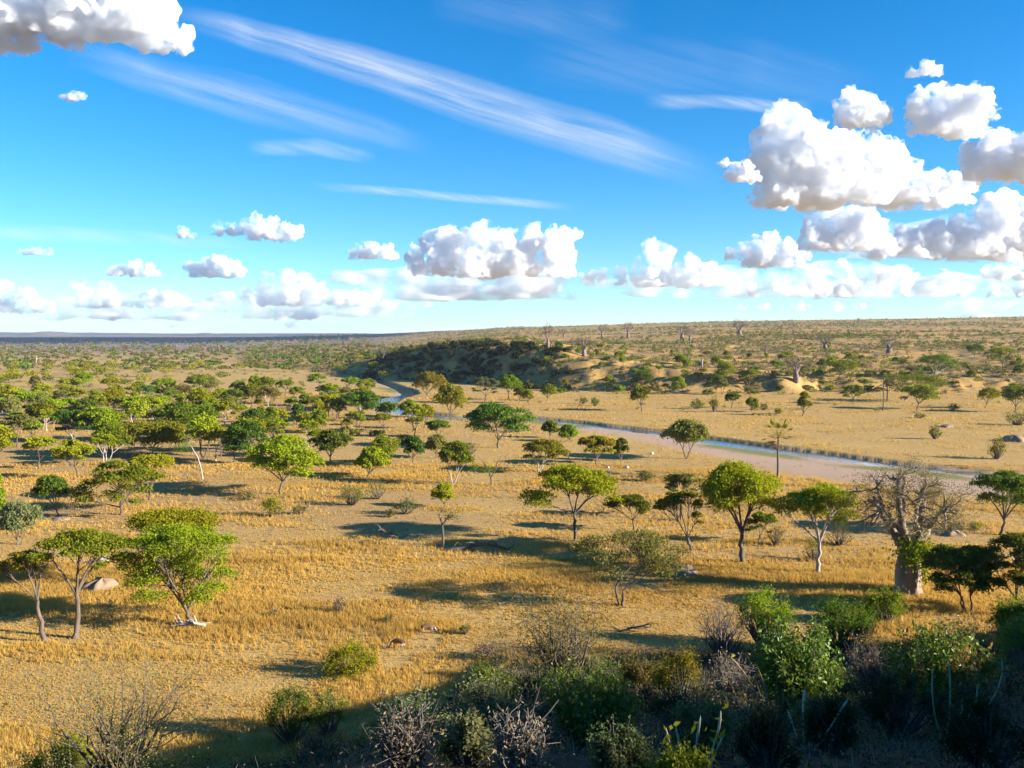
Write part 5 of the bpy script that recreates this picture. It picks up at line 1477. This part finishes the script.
def build_front():
    for i, (bx, by, x0, x1, yt, kind, lf, label) in enumerate(FRONT):
        x, y, z = at(bx, by); m = y / FPX
        H = (by - yt) * m * 1.02; Rx = (x1 - x0) / 2 * m
        e = link('shrub', None, None, (x, y, z)); tag(e, label, 'shrub')
        if kind.startswith('leafy'):
            w, c, c2 = leafy_shrub(60 + i, H, Rx, 105, 84, float(np.clip(4.3 * m, .065, .13)))
            link('foliage', c.mesh('foliage', LEAF[lf]), e)
            link('foliage', c2.mesh('foliage', LEAF['redtip' if kind == 'leafyred' else lf]), e)
            bark = 'brown'
        elif kind == 'fine':
            w, c = shrub_mesh(60 + i, H, Rx, 9000, float(np.clip(2.6 * m, .05, .2)), lf, upright=.35, asp=.4, twig=3)
            link('foliage', c.mesh('foliage', LEAF[lf]), e); bark = 'dark'
        else:
            rg = np.random.default_rng(60 + i)
            w, c = MB(), MB()
            H *= 1.22
            for s in range(46):
                a = rg.uniform(0, 6.283); u = rg.uniform(.2, 1)
                tip = np.array([math.cos(a) * u * Rx, math.sin(a) * u * Rx, H * rg.uniform(.5, 1.0) * (1.05 - .35 * u)]); b = rg.normal(size=3) * .06; b[2] = -.2
                P = bez(b, (b + tip) / 2 + rg.normal(size=3) * .1 * H + np.array([0, 0, .06 * H]), tip, 8); P[2:-1] += rg.normal(size=(5, 3)) * .018 * H
                w.tube(P, np.linspace(.028 * H / 2.2 + .006, .006, 8), 4, False)
                for q in range(7):
                    k = rg.integers(2, 8); d = rg.normal(size=3) * .16 * H + (P[min(k, 7)] - P[k - 1]) * .5 + np.array([0, 0, .04 * H])
                    T = np.array([P[k], P[k] + d * .5 + rg.normal(size=3) * .02 * H, P[k] + d]); w.tube(T, [.010, .007, .004], 3, False)
                    nn = 16 if lf == 'olive' else 3
                    C = T[rg.integers(1, 3, nn)] + rg.normal(size=(nn, 3)) * .045 * H
                    c.leaves(C, float(np.clip(2.6 * m, .05, .15)), rg, .5, .2)
            link('foliage', c.mesh('foliage', LEAF[lf]), e); bark = 'brown' if lf != 'dry' else ('grey', 'dark')[i % 2]
        link('stems', w.mesh('stems', BARK[bark]), e)
    # shaded thicket between the named shrubs
    rg = np.random.default_rng(88)
    pm = {}
    for k in range(5):
        for lf in ('shadowed', 'grey', 'dry'):
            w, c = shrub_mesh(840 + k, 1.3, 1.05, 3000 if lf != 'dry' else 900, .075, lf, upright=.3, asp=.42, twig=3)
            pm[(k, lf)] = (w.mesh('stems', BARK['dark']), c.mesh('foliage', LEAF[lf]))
    named = [at(f[0], f[1])[:2] for f in FRONT]
    got = 0; tries = 0; spots = []
    while got < 84 and tries < 4000:
        tries += 1
        y = math.sqrt(rg.uniform(11 ** 2, 74 ** 2)); x = rg.uniform(-.36, .60) * y
        z = t1(x, y)
        if z < .8 or any((x - a) ** 2 + (y - b) ** 2 < .6 for a, b in named) or any((x - a) ** 2 + (y - b) ** 2 < 1.1 + y * .03 for a, b in spots): continue
        px = 512 + x / y * FPX; py = HORIZON + (CAM_Z - z) / y * FPX
        if not (-20 < px < 1050 and 560 < py < 800): continue
        spots.append((x, y)); got += 1
        lf = ('shadowed', 'shadowed', 'grey', 'shadowed', 'dry')[int(rg.integers(5))]
        where = 'low on the slope' if y > 45 else 'half way up the slope' if y > 24 else 'close to the camera'
        nm = {'shadowed': 'dark green', 'grey': 'grey green', 'dry': 'dry leafless'}[lf]
        sd_ = 'right' if px > 700 else 'middle' if px > 420 else 'left'
        s = rg.uniform(.6, 1.1) * (.7 if y < 18 else 1.0)
        e = link('shrub', None, None, (x, y, z), rg.uniform(0, 6.28), (s * 1.15, s * 1.15, s))
        tag(e, f'{nm} shrub in the {sd_} of the shaded hillside thicket, {where}', 'shrub', f'{nm} shrubs of the hillside thicket, {sd_}, {where}')
        w, c = pm[(int(rg.integers(5)), lf)]
        link('stems', w, e); link('foliage', c, e)
    # undergrowth of the shaded slope
    rg = np.random.default_rng(15)
    n = 90000
    y = np.sqrt(rg.uniform(7 ** 2, 84 ** 2, n)); x = rg.uniform(-.62, .66, n) * y
    z = terrain(x, y); k = (z > .35) & (fbm(x, y, 3.0, 3) > .36)
    x, y, z = x[k], y[k], z[k]
    tw, lo = MB(), MB()
    m1 = len(x) // 3
    for a, b, c in zip(x[:7000], y[:7000], z[:7000]):
        for q in range(2):
            d = rg.normal(size=3) * .30; d[2] = abs(d[2]) + .12; d *= min(1.0, b / 22); s = .6 + y[0] * 0
            p = np.array([a, b, c - .04]) + np.append(rg.normal(size=2) * .15, 0)
            tw.tube(np.array([p, p + d * .5 + rg.normal(size=3) * .08, p + d]), [.005 + b * 1.3e-4, .004 + b * 1.2e-4, .002], 3, False)
    tag(link('dry_undergrowth', tw.mesh('dry_undergrowth', BARK['grey'])), 'tangle of dry grey twigs covering the shaded hillside', kind='stuff')
    xs = np.repeat(x, 4) + rg.normal(size=4 * len(x)) * .18; ys = np.repeat(y, 4) + rg.normal(size=4 * len(x)) * .18
    C = np.stack([xs, ys, terrain(xs, ys) + rg.random(len(xs)) ** 2 * .5], 1)
    sel = rg.random(len(C))
    nr_ = C[:, 1] < 24
    lo.leaves(C[(sel < .55) & ~nr_], .13, rg, .45, .2); lo.leaves(C[(sel < .75) & nr_], .055, rg, .45, .2); tag(link('ground_cover', lo.mesh('ground_cover', LEAF['shadowed'])), 'low shadow toned green plants on the shaded hillside', kind='stuff')
    l2 = MB(); l2.leaves(C[(sel > .62) & ~nr_], .14, rg, .25, 0); l2.leaves(C[(sel > .7) & nr_], .06, rg, .3, 0); tag(link('ground_cover', l2.mesh('ground_cover', LEAF['dry'])), 'dead brown leaves and stalks on the shaded hillside', kind='stuff')
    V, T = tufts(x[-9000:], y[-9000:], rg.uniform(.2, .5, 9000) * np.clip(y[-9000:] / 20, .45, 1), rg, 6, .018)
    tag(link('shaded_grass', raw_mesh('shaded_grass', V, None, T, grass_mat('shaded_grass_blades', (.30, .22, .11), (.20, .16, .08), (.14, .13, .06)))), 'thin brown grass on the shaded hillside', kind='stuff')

def stalks(px, py, tips, label, mat, seed=0, r=.022):
    x, y, z = at(px, py); m = y / FPX
    rg = np.random.default_rng(seed)
    w, c = MB(), MB()
    for (dx, up, bend) in tips:
        tip = np.array([dx * m, rg.uniform(-.3, .3), up * m]); b = np.array([dx * m * .12, 0, -.1])
        mid = (b + tip) / 2 + np.array([bend * m, 0, abs(bend) * m * .3])
        P = bez(b, mid, tip, 9)
        w.tube(P, np.concatenate([np.linspace(r, r * .8, 6), [r * 1.15, r * 1.1, r * .3]]), 6)
        c.leaves(P[rg.integers(3, 9, 8)] + rg.normal(size=(8, 3)) * .05, .13, rg, .4, .1)
    e = link('stalk_plant', None, None, (x, y, z)); tag(e, label, 'plant')
    link('stalks', w.mesh('stalks', mat, True), e); link('foliage', c.mesh('foliage', LEAF['yellow']), e)

def build_ground_things():
    pale = bark_mat('stalk_pale', (.42, .38, .26), (.58, .52, .38), 3)
    green = bark_mat('stalk_green', (.20, .26, .13), (.36, .40, .24), 3)
    stalks(945, 742, [(-14, 78, -10), (6, 84, 6), (30, 62, 16), (54, 88, 34), (16, 40, 8)], 'pale green stalk plant with drooping tips at the lower right', green, 1, .017)
    stalks(690, 775, [(-48, 36, 0), (-30, 62, -6), (-14, 48, 0), (8, 66, 0), (26, 76, 14), (40, 40, 8)], 'cluster of pale dry stalks at the bottom right of the central leafy shrub', pale, 2, .012)
    stalks(768, 724, [(-14, 62, 8), (-46, 30, 10), (-40, 70, 16)], 'arching reddish stalks right of the feathery yellow green bush', bark_mat('stalk_red', (.24, .13, .08), (.42, .27, .17), 3), 3, .018)
    stalks(806, 750, [(4, 58, -6), (40, 62, 2), (-18, 40, 0)], 'thin arching stalk plant below the right leafy shrub with sunlit tips', pale, 4, .016)
    stalks(868, 660, [(-18, 34, 0), (-26, 22, -2), (8, 30, 0)], 'short dead stalks in front of the baobab foot', pale, 5, .02)
    # termite mounds
    mm, nd, ln = new_mat('mound_earth')
    tc = nd.new('ShaderNodeTexCoord'); c = mixc(nd, ln, noise(nd, ln, 2.5, 5, .7, tc.outputs['Object']), (.19, .13, .08), (.31, .215, .125))
    b = nd.new('ShaderNodeBsdfPrincipled'); b.inputs['Roughness'].default_value = .95; ln.new(c, b.inputs['Base Color'])
    bp = nd.new('ShaderNodeBump'); bp.inputs['Strength'].default_value = .8; ln.new(noise(nd, ln, 4., 5, .7, tc.outputs['Object']), bp.inputs['Height']); ln.new(bp.outputs[0], b.inputs['Normal'])
    ln.new(b.outputs[0], nd.new('ShaderNodeOutputMaterial').inputs[0])
    for i, (px, py, w, h, lab) in enumerate([(101, 588, 42, 15, 'grey earth mound between the wavy acacia and the feathery one'), (682, 573, 46, 11, 'low earth mound left of the dense dome crowned acacia'),
            (952, 535, 26, 8, 'pale earth mound behind the baobab to its right'), 
            (1012, 441, 26, 9, 'dark mound at the right edge across the river'),
            (946, 427, 15, 4, 'small dark mound beside the leaning terrace bush'), (61, 519, 24, 4, 'earth ring at the foot of the small round dark acacia')]):
        x, y, z = at(px, py); m = y / FPX; R_ = w / 2 * m * .85; H = h * m * .72
        k, nr = 28, 9; V = []
        for a in range(nr):
            t = a / (nr - 1); rr = R_ * math.sqrt(max(0, 1 - t ** 1.7)) * (1 if t else 1.12)
            for q in range(k):
                th = q / k * 6.283; wob = 1 + .9 * (float(fbm(np.array(math.cos(th) * 2 + i * 9.), np.array(math.sin(th) * 2 + t), .8, 3)) - .5)
                V.append((math.cos(th) * rr * wob + R_ * .12 * t, math.sin(th) * rr * wob, H * t * (.55 + .45 * wob) - .1))
        ii = np.arange(nr - 1)[:, None]; jj = np.arange(k)[None, :]
        Q = np.stack([ii * k + jj, ii * k + (jj + 1) % k, (ii + 1) * k + (jj + 1) % k, (ii + 1) * k + jj], -1).reshape(-1, 4)
        tag(link('earth_mound', raw_mesh('earth_mound', V, Q, None, mm, True), None, (x, y, z)), lab, 'earth mound')
    # fallen wood
    def fallen(px, py, L, label, mat, r, seed, bend=.2):
        x, y, z = at(px, py); m = y / FPX; rg = np.random.default_rng(seed)
        w = MB()
        P = np.array([(a * m, rg.uniform(-.25, .25), b * m + r * .6) for a, b in L]); w.tube(P, np.linspace(r, r * .5, len(P)), 9)
        for q in range(11):
            i = rg.integers(0, len(P)); d = np.array([rg.normal() * .8, rg.normal() * .6, rg.uniform(.0, .8)]) * (1.2 + r)
            w.tube(np.array([P[i], P[i] + d * .5 + rg.normal(size=3) * .12, P[i] + d]), [r * .42, r * .3, r * .1], 5)
        tag(link('fallen_log', w.mesh('fallen_log', BARK[mat], True), None, (x, y, z)), label, 'fallen log')
    fallen(182, 628, [(-10, -1), (-4, 1), (2, 2), (8, 5), (14, 3), (24, 1)], 'pale fallen log at the foot of the tall feathery acacia', 'pale', .28, 1)
    fallen(474, 551, [(-24, 0), (-10, 2), (2, 5), (12, 6), (26, 3), (34, 0)], 'long dark fallen trunk right of the stunted bare tree', 'dark', .26, 2)
    fallen(388, 538, [(-6, 8), (-2, 5), (4, 2), (12, -2)], 'dark fallen branch lying in the shadow left of the stunted bare tree', 'dark', .22, 3)
    fallen(97, 565, [(-20, 0), (-6, 2), (6, 4), (16, 3)], 'dead branches lying behind the wavy trunked acacia', 'pale', .2, 4)
    fallen(592, 514, [(-12, 2), (0, 0), (12, 1), (22, 2)], 'thin fallen branches behind the big flat layered acacia', 'dark', .16, 5)
    fallen(666, 521, [(-14, 0), (-4, 1), (6, 0), (12, 3)], 'thin fallen branch right of the small dark flat tree', 'dark', .16, 6)
    fallen(640, 632, [(-20, -1), (-8, 3), (2, 5), (10, 4)], 'crooked dark branch lying at the hill shadow below the leafless acacia', 'dark', .12, 7)
    # pale boulders
    rk, nd, ln = new_mat('boulder')
    b = nd.new('ShaderNodeBsdfPrincipled'); b.inputs['Roughness'].default_value = .9; tc = nd.new('ShaderNodeTexCoord')
    ln.new(mixc(nd, ln, noise(nd, ln, 3, 5, .7, tc.outputs['Object']), (.40, .37, .33), (.60, .56, .50)), b.inputs['Base Color']); ln.new(b.outputs[0], nd.new('ShaderNodeOutputMaterial').inputs[0])
    for i, (px, py, w, lab) in enumerate([(608, 468, 3.4, 'pale boulder left of the narrow tucked dark tree'), (627, 468, 4.2, 'pale boulder right of the narrow tucked dark tree'), (652, 454, 4, 'pale boulder alone on the grass left of the twin trunked olive tree'),
                                          (916, 534, 4, 'small pale stone under the dark spreading acacia at the right edge')]):
        x, y, z = at(px, py); m = y / FPX
        bm = bmesh.new(); bmesh.ops.create_icosphere(bm, subdivisions=3, radius=w / 2 * m)
        for v in bm.verts:
            n_ = float(fbm(np.array(v.co.x * 2 + i * 5), np.array(v.co.y * 2 + v.co.z), .9, 3)); v.co *= .75 + .5 * n_; v.co.z *= .75
        me = bpy.data.meshes.new('boulder'); bm.to_mesh(me); bm.free(); me.materials.append(rk)
        tag(link('boulder', me, None, (x, y, z + .15 * w * m)), lab, 'boulder')

def build_antelopes():
    m_, nd, ln = new_mat('antelope_coat')
    tc = nd.new('ShaderNodeTexCoord'); sp = nd.new('ShaderNodeSeparateXYZ'); ln.new(tc.outputs['Object'], sp.inputs[0])
    ad = nd.new('ShaderNodeMath'); ad.operation = 'MULTIPLY_ADD'; ln.new(noise(nd, ln, 6, 2, .5, tc.outputs['Object']), ad.inputs[0]); ad.inputs[1].default_value = .08; ln.new(sp.outputs['Z'], ad.inputs[2])
    r = nd.new('ShaderNodeValToRGB'); r.color_ramp.elements[0].position = .55; r.color_ramp.elements[0].color = (.52, .46, .38, 1); r.color_ramp.elements[1].position = .62; r.color_ramp.elements[1].color = (.19, .085, .035, 1)
    e = r.color_ramp.elements.new(.84); e.color = (.10, .048, .024, 1)
    e = r.color_ramp.elements.new(.30); e.color = (.12, .06, .03, 1)
    ln.new(ad.outputs[0], r.inputs[0])
    b = nd.new('ShaderNodeBsdfPrincipled'); b.inputs['Roughness'].default_value = .8; ln.new(r.outputs[0], b.inputs['Base Color']); ln.new(b.outputs[0], nd.new('ShaderNodeOutputMaterial').inputs[0])
    def antelope(px, py, rz, sc, label, seed):
        x, y, z = at(px, py)
        V, E, Rd = [], [], []
        def v(p, r_, par=None):
            V.append(p); Rd.append(r_)
            if par is not None: E.append((par, len(V) - 1))
            return len(V) - 1
        pel = v((-.42, 0, .80), (.15, .17)); loin = v((-.15, 0, .76), (.16, .21), pel); ches = v((.18, 0, .73), (.16, .23), loin); sho = v((.36, 0, .76), (.12, .17), ches)
        n1 = v((.52, 0, .66), (.075, .085), sho); n2 = v((.66, 0, .42), (.055, .06), n1); hd = v((.74, 0, .26), (.06, .065), n2); mz = v((.80, 0, .10), (.03, .034), hd)
        rump = v((-.54, 0, .76), (.08, .10), pel); tl = v((-.60, 0, .62), (.025, .025), rump); v((-.61, 0, .48), (.018, .018), tl)
        for s in (-1, 1):
            off = .04 * s
            a = v((-.44 + off, .10 * s, .62), (.085, .11), pel); k = v((-.36 + off, .10 * s, .50), (.05, .055), a); h = v((-.50 + off, .10 * s, .34), (.028, .03), k); f = v((-.47 + off, .10 * s, .10), (.02, .02), h); v((-.45 + off, .10 * s, .0), (.024, .022), f)
            a = v((.32 - off, .09 * s, .58), (.055, .07), sho); k = v((.33 - off * 1.5, .09 * s, .34), (.03, .032), a); f = v((.33 - off * 2, .09 * s, .10), (.02, .02), k); v((.35 - off * 2, .09 * s, .0), (.024, .022), f)
        me = bpy.data.meshes.new('antelope'); me.from_pydata(V, E, [])
        o = link('antelope', me, None, (x, y, z), rz, sc)
        md = o.modifiers.new('skin', 'SKIN')
        for i, rr in enumerate(Rd): me.skin_vertices[0].data[i].radius = rr
        me.skin_vertices[0].data[0].use_root = True
        md.use_smooth_shade = True
        o.modifiers.new('smooth', 'SUBSURF').levels = 2
        o.modifiers[-1].render_levels = 2
        dg = bpy.context.evaluated_depsgraph_get(); dg.update()
        me2 = bpy.data.meshes.new_from_object(o.evaluated_get(dg)); o.modifiers.clear(); o.data = me2; me2.name = 'antelope'
        me2.materials.clear(); me2.materials.append(m_)
        tag(o, label, 'antelope', 'grazing antelopes')
        hn = MB(); er = MB()
        for s in (-1, 1):
            hn.tube(np.array([(.70, .03 * s, .33), (.60, .07 * s, .46), (.52, .12 * s, .52), (.50, .10 * s, .66)]), [.017, .015, .011, .004], 6)
        link('horns', hn.mesh('horns', BARK['dark'], True), o)
        for s in (-1, 1):
            ee = MB(); ee.tube(np.array([(.68, .05 * s, .31), (.65, .10 * s, .35), (.64, .15 * s, .36)]), [.015, .03, .006], 6); link('ear', ee.mesh('ear', m_, True), o)
    antelope(398, 650, 2.9, 1.12, 'nearer brown antelope grazing with its head down to the left on the golden grass', 1)
    antelope(428, 634, .25, 1.08, 'farther brown antelope grazing just up and right of the nearer one', 2)

print('start', time.time() - T0)
build_ground(); print('ground', time.time() - T0)
build_river(); build_far_hills(); build_haze()
build_clouds(); shade_cloud(); build_cirrus(); print('clouds', time.time() - T0)
build_named_trees(); print('named', time.time() - T0)
build_baobabs(); build_odd_trees(); print('odd', time.time() - T0)
build_grove(); print('grove', time.time() - T0)
build_shrubs(); print('shrubs', time.time() - T0)
build_grass(); print('grass', time.time() - T0)
build_front(); print('front', time.time() - T0)
build_ground_things(); build_antelopes(); print('done', time.time() - T0)
